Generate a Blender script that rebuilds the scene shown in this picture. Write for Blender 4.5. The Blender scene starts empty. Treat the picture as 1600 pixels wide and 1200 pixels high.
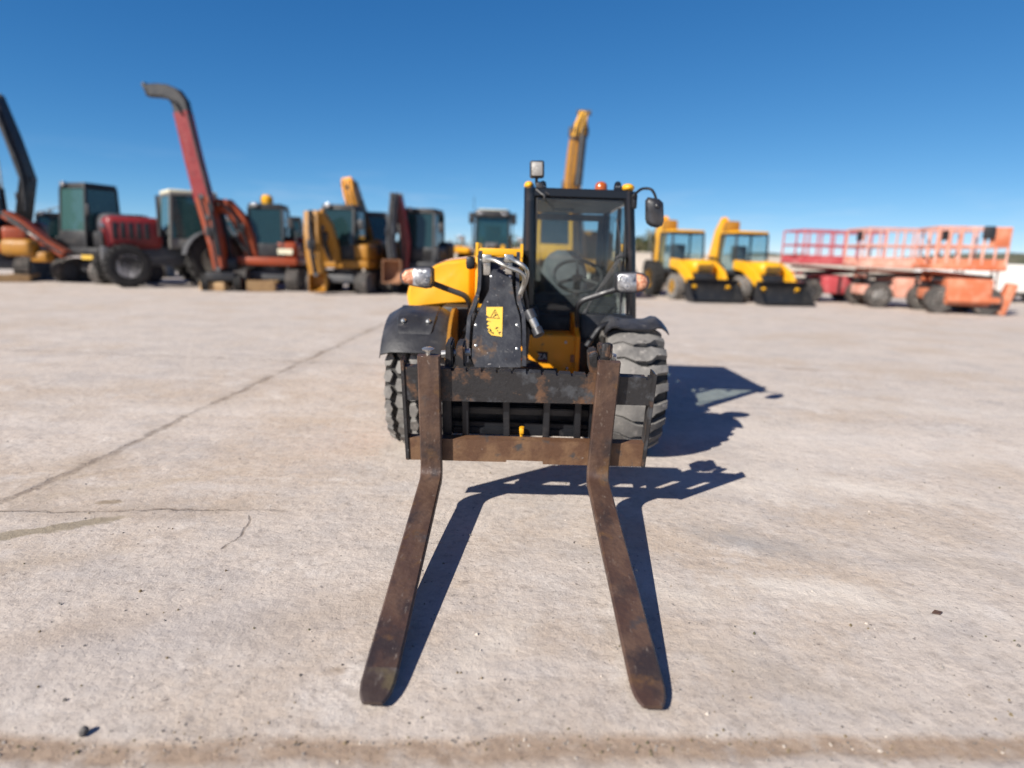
import bpy, bmesh, math, random
from mathutils import Vector as V, Matrix
R = math.radians
random.seed(7)
S = bpy.context.scene
COL = S.collection

# ------------------------------------------------------------------ camera
FPX = 1000.0
CAM = V((0, 0, 1.25))
PITCH, ROLL = R(11.4), R(1.8)
fwd = V((0, math.cos(PITCH), -math.sin(PITCH)))
r0 = V((1, 0, 0)); u0 = V((0, math.sin(PITCH), math.cos(PITCH)))
RT = r0 * math.cos(ROLL) + u0 * math.sin(ROLL)
UP = u0 * math.cos(ROLL) - r0 * math.sin(ROLL)
def ray(px, py): return fwd + RT * ((px - 800) / FPX) + UP * ((600 - py) / FPX)
def hit(px, py, p0, n):
    d = ray(px, py); return CAM + d * ((V(p0) - CAM).dot(n) / d.dot(n))
def P(px, py, Y): return hit(px, py, (0, Y, 0), V((0, 1, 0)))
def G(px, py, z=0.0): return hit(px, py, (0, 0, z), V((0, 0, 1)))
cd = bpy.data.cameras.new('camera'); cam = bpy.data.objects.new('camera', cd); COL.objects.link(cam)
cd.sensor_width = 36; cd.lens = 36 * FPX / 1600; cd.clip_end = 2000; cd.clip_start = 0.05
m = Matrix((RT, UP, -fwd)).transposed().to_4x4(); m.translation = CAM
cam.matrix_world = m
cd.dof.use_dof = True; cd.dof.focus_distance = 2.6; cd.dof.aperture_fstop = cd.lens / 24.0
S.camera = cam

# ------------------------------------------------------------------ materials
MATS = {}
def nodes(name):
    m = bpy.data.materials.new(name); m.use_nodes = True
    nt = m.node_tree; b = nt.nodes['Principled BSDF']
    MATS[name] = m
    return m, nt, b
def N(nt, typ, **k):
    n = nt.nodes.new(typ)
    for a, v in k.items():
        if a.startswith('i_'):
            key = a[2:]
            n.inputs[int(key) if key.isdigit() else key].default_value = v
        else: setattr(n, a, v)
    return n
def noise(nt, co, scale, detail=6, rough=.6, lo=.4, hi=.6, stretch=None, off=0):
    if stretch or off:
        mp = N(nt, 'ShaderNodeMapping'); mp.inputs['Scale'].default_value = stretch or (1, 1, 1)
        mp.inputs['Location'].default_value = (off, off * 1.7, off * .6)
        nt.links.new(co, mp.inputs['Vector']); co = mp.outputs[0]
    t = N(nt, 'ShaderNodeTexNoise', i_Scale=scale, i_Detail=detail, i_Roughness=rough)
    nt.links.new(co, t.inputs['Vector'])
    r = N(nt, 'ShaderNodeMapRange', i_1=lo, i_2=hi); r.clamp = True
    nt.links.new(t.outputs['Fac'], r.inputs[0])
    return r.outputs[0]
def mixc(nt, fac, a, b):
    x = N(nt, 'ShaderNodeMix', data_type='RGBA')
    if isinstance(fac, (int, float)): x.inputs[0].default_value = fac
    else: nt.links.new(fac, x.inputs[0])
    for s, i in ((a, 6), (b, 7)):
        if isinstance(s, tuple): x.inputs[i].default_value = (*s[:3], 1)
        else: nt.links.new(s, x.inputs[i])
    return x.outputs[2]
def mth(nt, op, a, b=None, c=None):
    x = N(nt, 'ShaderNodeMath', operation=op)
    for i, s in enumerate((a, b, c)):
        if s is None: continue
        if isinstance(s, (int, float)): x.inputs[i].default_value = s
        else: nt.links.new(s, x.inputs[i])
    return x.outputs[0]
def pmat(name, base, layers=(), rough=.5, metal=0, bump=0, bscale=60, rvar=.15, coat=0):
    """layers: (colour, scale, lo, hi, stretch) patches of wear, dust or rust laid over the base colour"""
    m, nt, b = nodes(name)
    co = N(nt, 'ShaderNodeTexCoord').outputs['Object']
    c = base
    for i, l in enumerate(layers):
        f = noise(nt, co, l[1], 7, .62, l[2], l[3], l[4] if len(l) > 4 else None, off=3.1 * i + .7)
        c = mixc(nt, f, c, l[0])
    if isinstance(c, tuple): b.inputs['Base Color'].default_value = (*c, 1)
    else: nt.links.new(c, b.inputs['Base Color'])
    rr = noise(nt, co, 9, 6, .6, .3, .7)
    x = N(nt, 'ShaderNodeMapRange', i_3=max(.03, rough - rvar), i_4=min(1, rough + rvar)); nt.links.new(rr, x.inputs[0])
    nt.links.new(x.outputs[0], b.inputs['Roughness'])
    b.inputs['Metallic'].default_value = metal
    if coat: b.inputs['Coat Weight'].default_value = coat; b.inputs['Coat Roughness'].default_value = .15
    if bump:
        t = N(nt, 'ShaderNodeTexNoise', i_Scale=bscale, i_Detail=5); nt.links.new(co, t.inputs['Vector'])
        bp = N(nt, 'ShaderNodeBump', i_Strength=bump, i_Distance=.01); nt.links.new(t.outputs['Fac'], bp.inputs['Height'])
        nt.links.new(bp.outputs[0], b.inputs['Normal'])
    return m
def glass(name, tint, gloss=.06, opac=0.0, oc=(.02, .03, .03)):
    m, nt, b = nodes(name); nt.nodes.remove(b)
    o = nt.nodes['Material Output']
    t = N(nt, 'ShaderNodeBsdfTransparent'); t.inputs[0].default_value = (*tint, 1)
    g = N(nt, 'ShaderNodeBsdfGlossy', i_Roughness=.03); g.inputs[0].default_value = (.9, .95, 1, 1)
    d = N(nt, 'ShaderNodeBsdfDiffuse'); d.inputs[0].default_value = (*oc, 1)
    co = N(nt, 'ShaderNodeTexCoord').outputs['Object']
    mm = N(nt, 'ShaderNodeMixShader')
    dn = noise(nt, co, 3.5, 8, .65, .35, .8)
    nt.links.new(mth(nt, 'MULTIPLY_ADD', dn, .05, opac), mm.inputs[0])
    nt.links.new(t.outputs[0], mm.inputs[1]); nt.links.new(d.outputs[0], mm.inputs[2])
    fr = N(nt, 'ShaderNodeFresnel', i_IOR=1.45)
    bf = N(nt, 'ShaderNodeNewGeometry').outputs['Backfacing']
    f2 = mth(nt, 'MULTIPLY', mth(nt, 'ADD', fr.outputs[0], gloss - .04), mth(nt, 'SUBTRACT', 1, bf))
    mx = N(nt, 'ShaderNodeMixShader'); nt.links.new(f2, mx.inputs[0])
    nt.links.new(mm.outputs[0], mx.inputs[1]); nt.links.new(g.outputs[0], mx.inputs[2])
    nt.links.new(mx.outputs[0], o.inputs[0])
    return m

# ------------------------------------------------------------------ mesh builder
def fillet(pts, r, n=5):
    pts = [V(p) for p in pts]; out = [pts[0]]
    for a, b, c in zip(pts, pts[1:], pts[2:]):
        d1 = (a - b); d2 = (c - b); l = min(r, d1.length * .48, d2.length * .48)
        p, q = b + d1.normalized() * l, b + d2.normalized() * l
        for i in range(n + 1):
            t = i / n; out.append(p * (1 - t) ** 2 + b * (2 * t * (1 - t)) + q * t * t)
    out.append(pts[-1]); return out
class MB:
    def __init__(s, M=None): s.bm = bmesh.new(); s.M = M
    def _add(s, vs, fs, mat=0):
        M = s.M
        bv = [s.bm.verts.new(M @ V(v) if M else V(v)) for v in vs]
        for f in fs:
            try: s.bm.faces.new([bv[i] for i in f]).material_index = mat
            except ValueError: pass
        return s
    def _merge(s, bm, mat):
        bm.verts.index_update()
        return s._add([v.co.copy() for v in bm.verts], [[v.index for v in f.verts] for f in bm.faces], mat)
    def box(s, c, d, rot=None, bev=0, mat=0, seg=2):
        bm = bmesh.new(); bmesh.ops.create_cube(bm, size=1)
        for v in bm.verts: v.co = V((v.co.x * d[0], v.co.y * d[1], v.co.z * d[2]))
        if bev: bmesh.ops.bevel(bm, geom=bm.edges[:], offset=min(bev, min(d) * .45), segments=seg, affect='EDGES', profile=.5)
        for v in bm.verts: v.co = (rot @ v.co if rot else v.co) + V(c)
        s._merge(bm, mat); bm.free(); return s
    def bb(s, a, b, **k):
        a, b = V(a), V(b)
        return s.box((a + b) / 2, [max(abs(b[i] - a[i]), .001) for i in range(3)], **k)
    def prism(s, pts, vec, bev=0, mat=0):
        bm = bmesh.new(); vec = V(vec)
        lo = [bm.verts.new(V(p)) for p in pts]; hi = [bm.verts.new(V(p) + vec) for p in pts]
        n = len(pts)
        bm.faces.new(lo[::-1]); bm.faces.new(hi)
        for i in range(n): bm.faces.new((lo[i], lo[(i + 1) % n], hi[(i + 1) % n], hi[i]))
        bmesh.ops.recalc_face_normals(bm, faces=bm.faces[:])
        if bev: bmesh.ops.bevel(bm, geom=bm.edges[:], offset=bev, segments=2, affect='EDGES', clamp_overlap=True)
        s._merge(bm, mat); bm.free(); return s
    def loft(s, rings, mat=0, cap=True, closed=True):
        n = len(rings[0]); vs = [p for r in rings for p in r]; fs = []
        for k in range(len(rings) - 1):
            for i in range(n if closed else n - 1):
                j = (i + 1) % n; fs.append((k * n + i, k * n + j, (k + 1) * n + j, (k + 1) * n + i))
        if cap and closed: fs += [tuple(range(n))[::-1], tuple((len(rings) - 1) * n + i for i in range(n))]
        return s._add(vs, fs, mat)
    def tube(s, path, r, seg=10, mat=0, fr=0):
        path = fillet(path, fr) if fr else [V(p) for p in path]
        rs = r if isinstance(r, (list, tuple)) else [r] * len(path)
        rings = []; up = None
        for i, p in enumerate(path):
            t = (path[min(i + 1, len(path) - 1)] - path[max(i - 1, 0)]).normalized()
            if up is None: up = V((0, 0, 1)) if abs(t.z) < .9 else V((1, 0, 0))
            a = t.cross(up).normalized(); b = a.cross(t).normalized(); up = b
            rings.append([p + (a * math.cos(2 * math.pi * k / seg) + b * math.sin(2 * math.pi * k / seg)) * rs[i] for k in range(seg)])
        return s.loft(rings, mat)
    def beam(s, path, w, h, side=(1, 0, 0), mat=0, bev=.12):
        """rectangular beam along a path; w across 'side', h (list or number) across the other way"""
        path = [V(p) for p in path]; side = V(side).normalized()
        hs = h if isinstance(h, (list, tuple)) else [h] * len(path)
        ws = w if isinstance(w, (list, tuple)) else [w] * len(path)
        rings = []
        for i, p in enumerate(path):
            t = (path[min(i + 1, len(path) - 1)] - path[max(i - 1, 0)]).normalized()
            u = t.cross(side).normalized(); sd = u.cross(t).normalized()
            a, b = ws[i] / 2, hs[i] / 2; c = min(a, b) * bev * 2
            rings.append([p + sd * x + u * y for x, y in ((-a + c, -b), (a - c, -b), (a, -b + c), (a, b - c), (a - c, b), (-a + c, b), (-a, b - c), (-a, -b + c))])
        return s.loft(rings, mat)
    def lathe(s, prof, c, axis=(1, 0, 0), seg=32, mat=0, closed=False):
        """prof: (radius, offset along axis)"""
        ax = V(axis).normalized(); a = ax.orthogonal().normalized(); b = ax.cross(a); c = V(c)
        rings = [[c + ax * o + (a * math.cos(2 * math.pi * k / seg) + b * math.sin(2 * math.pi * k / seg)) * max(r, 1e-4) for k in range(seg)] for r, o in prof]
        return s.loft(rings, mat, cap=not closed)
    def ball(s, c, r, sc=(1, 1, 1), sub=2, mat=0):
        bm = bmesh.new(); bmesh.ops.create_icosphere(bm, subdivisions=sub, radius=r)
        for v in bm.verts: v.co = V((v.co.x * sc[0], v.co.y * sc[1], v.co.z * sc[2])) + V(c)
        s._merge(bm, mat); bm.free(); return s
    def build(s, name, mats, parent=None, ang=35, org=None, recalc=True):
        me = bpy.data.meshes.new(name)
        if recalc: bmesh.ops.recalc_face_normals(s.bm, faces=s.bm.faces[:])
        off = ORG if org is None else V(org)
        for v in s.bm.verts: v.co -= off
        s.bm.to_mesh(me); s.bm.free()
        for x in (mats if isinstance(mats, (list, tuple)) else [mats]): me.materials.append(MATS[x] if isinstance(x, str) else x)
        me.shade_smooth(); me.set_sharp_from_angle(angle=R(ang))
        o = bpy.data.objects.new(name, me); COL.objects.link(o)
        if parent: o.parent = parent
        else: o.location = off
        return o
ORG = V((0, 0, 0))
def tag(o, label, cat, group=None, kind=None):
    if label: o['label'] = label
    if cat: o['category'] = cat
    if group: o['group'] = group
    if kind: o['kind'] = kind
    return o
def thing(name, loc, label, cat, group=None):
    """an Empty at the thing's base; parts built after it are stored relative to it"""
    global ORG
    o = bpy.data.objects.new(name, None); COL.objects.link(o); o.location = loc; o.empty_display_size = .3
    ORG = V(loc); return tag(o, label, cat, group)

# ------------------------------------------------------------------ paints and surfaces
DUST = (.42, .37, .32)
pmat('yellow_paint', (.80, .40, .012), [((.70, .33, .012), 3, .45, .75), (DUST, 5, .60, .95)], .42, coat=.15)
pmat('worn_yellow_paint', (.88, .35, .005), [((.28, .15, .05), 9, .60, .72), (DUST, 4, .55, .9)], .5)
pmat('black_paint', (.012, .013, .016), [((.045, .045, .05), 5, .5, .75), ((.30, .27, .24), 60, .70, .78), ((.10, .09, .085), 9, .58, .9)], .38)
pmat('boom_head_paint', (.016, .018, .024), [((.055, .058, .065), 5, .42, .7), ((.11, .065, .035), 7, .60, .70), ((.45, .43, .42), 75, .66, .70), ((.15, .145, .14), 22, .62, .8)], .42, bump=.15)
pmat('post_paint', (.010, .010, .012), [((.05, .05, .055), 6, .6, .9)], .17, rvar=.05)
pmat('black_plastic', (.02, .021, .025), [((.07, .07, .075), 4, .45, .75), ((.16, .15, .14), 14, .6, .9)], .42, bump=.1)
pmat('dark_frame', (.010, .010, .011), [((.03, .027, .024), 8, .5, .8)], .6)
pmat('carriage_steel', (.020, .019, .020), [((.115, .060, .033), 5.5, .55, .62), ((.20, .11, .06), 16, .60, .72), ((.055, .058, .064), 11, .55, .66), ((.38, .36, .34), 48, .69, .73)], .55, bump=.25)
pmat('lower_beam_steel', (.105, .052, .028), [((.17, .095, .05), 8, .45, .6), ((.055, .05, .048), 10, .58, .66), ((.30, .27, .24), 50, .69, .73)], .6, bump=.25)
pmat('fork_steel', (.066, .037, .027), [((.105, .062, .042), 5, .44, .62, (2.2, 1, 1)), ((.036, .025, .023), 4, .52, .64, (1.6, 1, 1)), ((.12, .065, .03), 9, .58, .70), ((.19, .155, .13), 14, .62, .74, (3.5, 1, 2)), ((.045, .045, .048), 3, .60, .68), ((.24, .215, .19), 70, .67, .73, (2.5, 1, 1))], .46, bump=.35, bscale=45)
pmat('scraped_steel', (.070, .052, .045), [((.05, .034, .028), 6, .42, .58), ((.14, .12, .105), 8, .54, .70, (3.5, 1, 2)), ((.11, .085, .045), 5, .58, .70)], .48, bump=.35, bscale=45)
pmat('rubber', (.020, .019, .018), [((.06, .055, .05), 5, .5, .8)], .8, bump=.2)
pmat('dusty_rubber', (.20, .19, .176), [((.11, .105, .10), 7, .43, .66), ((.36, .335, .305), 18, .56, .75), ((.08, .076, .072), 24, .62, .72)], .85, bump=.25, bscale=80)
pmat('silver_metal', (.55, .54, .50), [((.35, .32, .26), 20, .5, .7)], .32, .85)
pmat('bolt_metal', (.5, .5, .48), (), .35, .8)
pmat('grey_fabric', (.10, .10, .105), [((.16, .155, .15), 8, .5, .7)], .85)
pmat('cab_trim', (.17, .165, .15), [((.22, .21, .19), 5, .45, .7)], .75)
pmat('dark_trim', (.028, .03, .034), [((.06, .06, .06), 6, .5, .8)], .6)
pmat('amber_plastic', (.40, .085, .012), (), .25, rvar=.05, coat=.4)
pmat('lamp_clear', (.34, .34, .35), [((.62, .62, .62), 40, .42, .7), ((.13, .13, .14), 26, .55, .75)], .16, .6, bump=.5, bscale=110, coat=.6)
pmat('lamp_reflector', (.30, .30, .31), [((.55, .55, .55), 30, .4, .7)], .08, .9)
pmat('lamp_amber', (.50, .17, .08), [((.75, .42, .26), 90, .45, .6)], .25, .2, bump=.6, bscale=200, coat=.6)
pmat('work_lens', (.34, .33, .31), [((.30, .29, .28), 60, .5, .65)], .3, .3, bump=.5, bscale=180)
pmat('sticker_yellow', (.72, .46, .06), [((.30, .20, .10), 60, .64, .7), ((.5, .36, .12), 12, .5, .8)], .5)
pmat('sticker_black', (.012, .010, .010), [((.2, .1, .02), 45, .66, .7)], .5)
pmat('sticker_white', (.75, .72, .68), (), .5)
pmat('sticker_red', (.40, .03, .03), (), .5)
pmat('sticker_pink', (.78, .50, .42), [((.80, .40, .012), 25, .6, .7)], .45)
glass('cab_glass', (.87, .90, .89), .05, .03, (.27, .28, .28))
glass('side_glass', (.80, .88, .90), .05, .0, (.2, .25, .27))
glass('tinted_glass', (.25, .40, .42), .06, .45, (.030, .072, .078))
glass('loader_glass', (.45, .60, .62), .06, .25, (.05, .12, .13))
glass('teal_glass', (.4, .55, .55), .05, .55, (.07, .155, .15))
pmat('concrete_wall', (.56, .50, .43), [((.46, .41, .35), 1.2, .4, .7), ((.34, .30, .26), 5, .62, .8)], .9, bump=.2, bscale=20)
pmat('orange_paint', (.29, .048, .012), [((.20, .045, .02), 4, .5, .75), (DUST, 5, .62, .95)], .5)
pmat('crimson_paint', (.22, .018, .020), [((.15, .015, .018), 4, .5, .75), (DUST, 5, .65, .95)], .45)
pmat('machine_black', (.018, .019, .022), [((.06, .055, .05), 5, .5, .8)], .5)
pmat('machine_grey', (.075, .078, .085), [((.13, .12, .11), 5, .5, .8)], .55)
pmat('mustard_paint', (.35, .155, .012), [((.24, .12, .025), 4, .5, .75), (DUST, 5, .62, .95)], .5)
pmat('sand_steel', (.42, .27, .13), [((.30, .18, .09), 6, .5, .7)], .7)
pmat('rusty_steel', (.30, .15, .08), [((.18, .10, .06), 6, .5, .7)], .7)
pmat('track_steel', (.06, .055, .05), [((.20, .17, .15), 6, .5, .75)], .75)
pmat('cream_paint', (.72, .70, .52), [((.55, .52, .4), 4, .5, .8)], .5)
pmat('white_paint', (.74, .72, .68), [((.60, .56, .5), 3, .5, .8)], .5)
pmat('salmon_paint', (.58, .25, .175), [((.66, .38, .30), 2.5, .42, .6), (DUST, 6, .6, .9)], .6)
pmat('faded_orange_paint', (.50, .14, .06), [((.58, .25, .15), 2.5, .45, .65), (DUST, 6, .6, .9)], .6)
pmat('faded_red_paint', (.44, .06, .07), [((.52, .15, .15), 2.5, .45, .65), (DUST, 6, .62, .9)], .55)
pmat('pale_rail_paint', (.60, .33, .27), [((.52, .22, .17), 4, .5, .7)], .6)
pmat('grey_timber', (.42, .35, .28), [((.30, .25, .20), 12, .45, .65, (1, 12, 12))], .85)
pmat('leaf_green', (.060, .085, .030), [((.10, .11, .045), 2, .4, .6), ((.035, .05, .02), 3, .5, .7)], .7)
pmat('reed_green', (.075, .085, .035), [((.16, .14, .07), 2, .45, .6)], .75)
pmat('dry_scrub', (.19, .145, .085), [((.10, .095, .05), 1.5, .45, .6)], .85)
pmat('stone_grey', (.24, .22, .20), [((.12, .11, .10), 8, .45, .6)], .85, bump=.4)
pmat('hill_soil', (.14, .125, .075), [((.055, .065, .03), .25, .45, .55), ((.22, .18, .11), .6, .55, .65)], .95)

# ------------------------------------------------------------------ light and sky
SUN_AZ, SUN_EL = R(45.5), R(34.8)      # light travels towards +x, +y
d = V((math.sin(SUN_AZ) * math.cos(SUN_EL), math.cos(SUN_AZ) * math.cos(SUN_EL), -math.sin(SUN_EL)))
sl = bpy.data.lights.new('sun', 'SUN'); sl.energy = 5; sl.angle = R(.5); sl.color = (1, .945, .87)
so = bpy.data.objects.new('sun', sl); COL.objects.link(so); so.rotation_euler = d.to_track_quat('-Z', 'Y').to_euler(); so.location = (-20, -20, 20)
w = bpy.data.worlds.new('World'); S.world = w; w.use_nodes = True
wt = w.node_tree; bg = wt.nodes['Background']
sky = wt.nodes.new('ShaderNodeTexSky'); sky.sky_type = 'NISHITA'; sky.sun_disc = False
sky.sun_elevation = SUN_EL; sky.sun_rotation = math.atan2(-d.x, -d.y)
sky.altitude = 6000; sky.air_density = 1.0; sky.dust_density = 0.0; sky.ozone_density = 3.0
sp_ = wt.nodes.new('ShaderNodeSeparateColor'); cb_ = wt.nodes.new('ShaderNodeCombineColor'); wt.links.new(sky.outputs[0], sp_.inputs[0])
for i_, (k_, g_) in enumerate(((1.30, 1.40), (.98, .90), (.97, .64))):       # the camera's colour response to this clear blue sky
    e_ = wt.nodes.new('ShaderNodeMath'); e_.operation = 'MULTIPLY'; e_.inputs[1].default_value = .099; wt.links.new(sp_.outputs[i_], e_.inputs[0])
    f_ = wt.nodes.new('ShaderNodeMath'); f_.operation = 'POWER'; f_.inputs[1].default_value = g_; wt.links.new(e_.outputs[0], f_.inputs[0])
    h_ = wt.nodes.new('ShaderNodeMath'); h_.operation = 'MULTIPLY'; h_.inputs[1].default_value = k_ / .099; wt.links.new(f_.outputs[0], h_.inputs[0]); wt.links.new(h_.outputs[0], cb_.inputs[i_])
tc_ = wt.nodes.new('ShaderNodeTexCoord'); sz_ = wt.nodes.new('ShaderNodeSeparateXYZ'); wt.links.new(tc_.outputs['Generated'], sz_.inputs[0])
cm_ = wt.nodes.new('ShaderNodeMapping'); cm_.inputs['Scale'].default_value = (2.2, 2.2, 16); wt.links.new(tc_.outputs['Generated'], cm_.inputs[0])
cn_ = wt.nodes.new('ShaderNodeTexNoise'); cn_.inputs['Scale'].default_value = 2.4; cn_.inputs['Detail'].default_value = 8; cn_.inputs['Roughness'].default_value = .62; wt.links.new(cm_.outputs[0], cn_.inputs['Vector'])
ca_ = wt.nodes.new('ShaderNodeMapRange'); ca_.inputs[1].default_value = .50; ca_.inputs[2].default_value = .72; wt.links.new(cn_.outputs['Fac'], ca_.inputs[0])
ce_ = wt.nodes.new('ShaderNodeMapRange'); ce_.inputs[1].default_value = .13; ce_.inputs[2].default_value = .02; ce_.inputs[4].default_value = .35; wt.links.new(sz_.outputs[2], ce_.inputs[0])
cf_ = wt.nodes.new('ShaderNodeMath'); cf_.operation = 'MULTIPLY'; wt.links.new(ca_.outputs[0], cf_.inputs[0]); wt.links.new(ce_.outputs[0], cf_.inputs[1])
cx_ = wt.nodes.new('ShaderNodeMix'); cx_.data_type = 'RGBA'; wt.links.new(cf_.outputs[0], cx_.inputs[0]); wt.links.new(cb_.outputs[0], cx_.inputs[6]); cx_.inputs[7].default_value = (7.0, 8.0, 9.3, 1)   # thin low cloud
# unseen violet overhead and warm glow round the sun, added to warm the shadows
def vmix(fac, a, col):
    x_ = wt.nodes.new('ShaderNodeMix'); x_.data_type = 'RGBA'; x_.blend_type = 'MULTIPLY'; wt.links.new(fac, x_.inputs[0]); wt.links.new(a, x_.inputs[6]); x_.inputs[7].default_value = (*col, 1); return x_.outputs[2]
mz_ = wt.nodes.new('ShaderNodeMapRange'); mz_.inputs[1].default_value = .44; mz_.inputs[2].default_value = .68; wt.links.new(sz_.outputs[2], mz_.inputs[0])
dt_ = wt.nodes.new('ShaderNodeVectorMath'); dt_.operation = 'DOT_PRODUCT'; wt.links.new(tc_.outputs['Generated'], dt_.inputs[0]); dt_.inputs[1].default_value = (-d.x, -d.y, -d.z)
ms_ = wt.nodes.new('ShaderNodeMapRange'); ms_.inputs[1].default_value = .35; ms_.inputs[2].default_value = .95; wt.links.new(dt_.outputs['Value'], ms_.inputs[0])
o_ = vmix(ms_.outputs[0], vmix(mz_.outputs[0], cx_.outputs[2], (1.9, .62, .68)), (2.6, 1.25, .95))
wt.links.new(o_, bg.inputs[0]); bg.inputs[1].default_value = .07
S.view_settings.view_transform = 'Standard'; S.view_settings.look = 'None'; S.view_settings.exposure = .54
S.view_settings.gamma = 1; S.view_settings.use_curve_mapping = False
S.cycles.use_denoising = True
try: S.cycles.denoiser = 'OPENIMAGEDENOISE'
except Exception: pass
S.cycles.max_bounces = 8; S.cycles.transparent_max_bounces = 16; S.cycles.caustics_reflective = False; S.cycles.caustics_refractive = False

# ------------------------------------------------------------------ the yard
def concrete():
    m, nt, b = nodes('yard_concrete')
    L = nt.links
    co = N(nt, 'ShaderNodeTexCoord').outputs['Object']
    sep = N(nt, 'ShaderNodeSeparateXYZ')
    # wobble for the joints
    wn = N(nt, 'ShaderNodeTexNoise', i_Scale=2.2, i_Detail=10, i_Roughness=.72); L.new(co, wn.inputs['Vector'])
    ws = N(nt, 'ShaderNodeVectorMath', operation='MULTIPLY_ADD'); L.new(wn.outputs['Color'], ws.inputs[0])
    ws.inputs[1].default_value = (.22, .22, 0); L.new(co, ws.inputs[2])
    sb = N(nt, 'ShaderNodeVectorMath', operation='SUBTRACT'); L.new(ws.outputs[0], sb.inputs[0]); sb.inputs[1].default_value = (.11, .11, 0)
    L.new(sb.outputs[0], sep.inputs[0]); X, Y = sep.outputs[0], sep.outputs[1]
    sep2 = N(nt, 'ShaderNodeSeparateXYZ'); s2 = N(nt, 'ShaderNodeVectorMath', operation='MULTIPLY_ADD'); L.new(wn.outputs['Color'], s2.inputs[0]); s2.inputs[1].default_value = (.15, .15, 0); L.new(co, s2.inputs[2])
    s3 = N(nt, 'ShaderNodeVectorMath', operation='SUBTRACT'); L.new(s2.outputs[0], s3.inputs[0]); s3.inputs[1].default_value = (.075, .075, 0); L.new(s3.outputs[0], sep2.inputs[0])
    XW, YW_ = X, Y
    def line(a, c, w, soft, ends=True, calm=False):
        X, Y = (sep2.outputs[0], sep2.outputs[1]) if calm else (XW, YW_)
        a, c = V(a), V(c); t = (c - a); ln = t.length; t.normalize(); n = V((-t.y, t.x, 0))
        dd = mth(nt, 'ABSOLUTE', mth(nt, 'ADD', mth(nt, 'ADD', mth(nt, 'MULTIPLY', X, n.x), mth(nt, 'MULTIPLY', Y, n.y)), -a.dot(n)))
        if ends:
            al = mth(nt, 'ADD', mth(nt, 'ADD', mth(nt, 'MULTIPLY', X, t.x), mth(nt, 'MULTIPLY', Y, t.y)), -a.dot(t) - ln / 2)
            ex = mth(nt, 'MAXIMUM', mth(nt, 'SUBTRACT', mth(nt, 'ABSOLUTE', al), ln / 2), 0)
            dd = mth(nt, 'ADD', dd, ex)
        r = N(nt, 'ShaderNodeMapRange', i_1=w + soft, i_2=w); r.clamp = True; L.new(dd, r.inputs[0]); return r.outputs[0]
    def blob(c, rx, ry, ang, soft=.5):
        c = V(c); t = V((math.cos(ang), math.sin(ang), 0)); n = V((-t.y, t.x, 0))
        al = mth(nt, 'DIVIDE', mth(nt, 'ADD', mth(nt, 'ADD', mth(nt, 'MULTIPLY', X, t.x), mth(nt, 'MULTIPLY', Y, t.y)), -c.dot(t)), rx)
        ac = mth(nt, 'DIVIDE', mth(nt, 'ADD', mth(nt, 'ADD', mth(nt, 'MULTIPLY', X, n.x), mth(nt, 'MULTIPLY', Y, n.y)), -c.dot(n)), ry)
        q = mth(nt, 'SQRT', mth(nt, 'ADD', mth(nt, 'MULTIPLY', al, al), mth(nt, 'MULTIPLY', ac, ac)))
        big = noise(nt, co, 6, 7, .65, .25, .75)
        q = mth(nt, 'ADD', q, mth(nt, 'MULTIPLY', mth(nt, 'SUBTRACT', big, .5), .9))
        r = N(nt, 'ShaderNodeMapRange', i_1=1.0, i_2=1 - soft); r.clamp = True; L.new(q, r.inputs[0]); return r.outputs[0]
    big = noise(nt, co, .35, 6, .55, .35, .65)
    c = mixc(nt, big, (.570, .490, .418), (.510, .448, .392))
    c = mixc(nt, mth(nt, 'MULTIPLY', noise(nt, co, 1.3, 8, .62, .46, .62, off=2), .7), c, (.565, .495, .43))
    c = mixc(nt, mth(nt, 'MULTIPLY', noise(nt, co, 2.4, 9, .68, .48, .62, off=5), .62), c, (.40, .362, .335))
    c = mixc(nt, mth(nt, 'MULTIPLY', noise(nt, co, .8, 9, .7, .49, .62, off=9), .75), c, (.48, .385, .298))
    c = mixc(nt, mth(nt, 'MULTIPLY', noise(nt, co, 1.9, 9, .7, .57, .66, off=14), .65), c, (.64, .585, .53))
    c = mixc(nt, mth(nt, 'MULTIPLY', noise(nt, co, 16, 8, .75, .48, .68, off=1), .50), c, (.59, .535, .48))
    c = mixc(nt, mth(nt, 'MULTIPLY', noise(nt, co, 22, 8, .75, .50, .66, off=4), .62), c, (.31, .262, .225))
    c = mixc(nt, mth(nt, 'MULTIPLY', noise(nt, co, 75, 4, .8, .60, .68, off=4), .65), c, (.19, .165, .145))
    c = mixc(nt, mth(nt, 'MULTIPLY', noise(nt, co, 38, 3, .6, .67, .71, off=21), .8), c, (.13, .11, .10))
    # scuffs that run along the yard in long smears
    c = mixc(nt, mth(nt, 'MULTIPLY', noise(nt, co, 1.1, 8, .7, .52, .68, (.35, 2.6, 1), 6), .40), c, (.61, .56, .515))
    lines = [line(G(0, 790), G(600, 506), .012, .028), line(G(0, 546), G(640, 571), .010, .02, True), line(G(-300, 802), G(440, 797), .002, .012),
             line(G(350, 856), G(378, 838), .001, .006, True, True), line(G(378, 838), G(394, 806), .002, .006, True, True)]
    sand = [line(G(0, 790), G(600, 506), .02, .20), line(G(-300, 802), G(460, 797), .01, .16)]
    strip = line(G(-100, 1171), G(1300, 1167), .024, .034, False, True)
    tone = noise(nt, co, 26, 8, .75, .3, .7)
    for s_ in sand: c = mixc(nt, mth(nt, 'MULTIPLY', mth(nt, 'MULTIPLY', s_, noise(nt, co, 4, 8, .7, .42, .6, off=3)), .55), c, (.36, .29, .225))
    sc = mixc(nt, tone, (.27, .195, .14), (.43, .325, .24))
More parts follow.
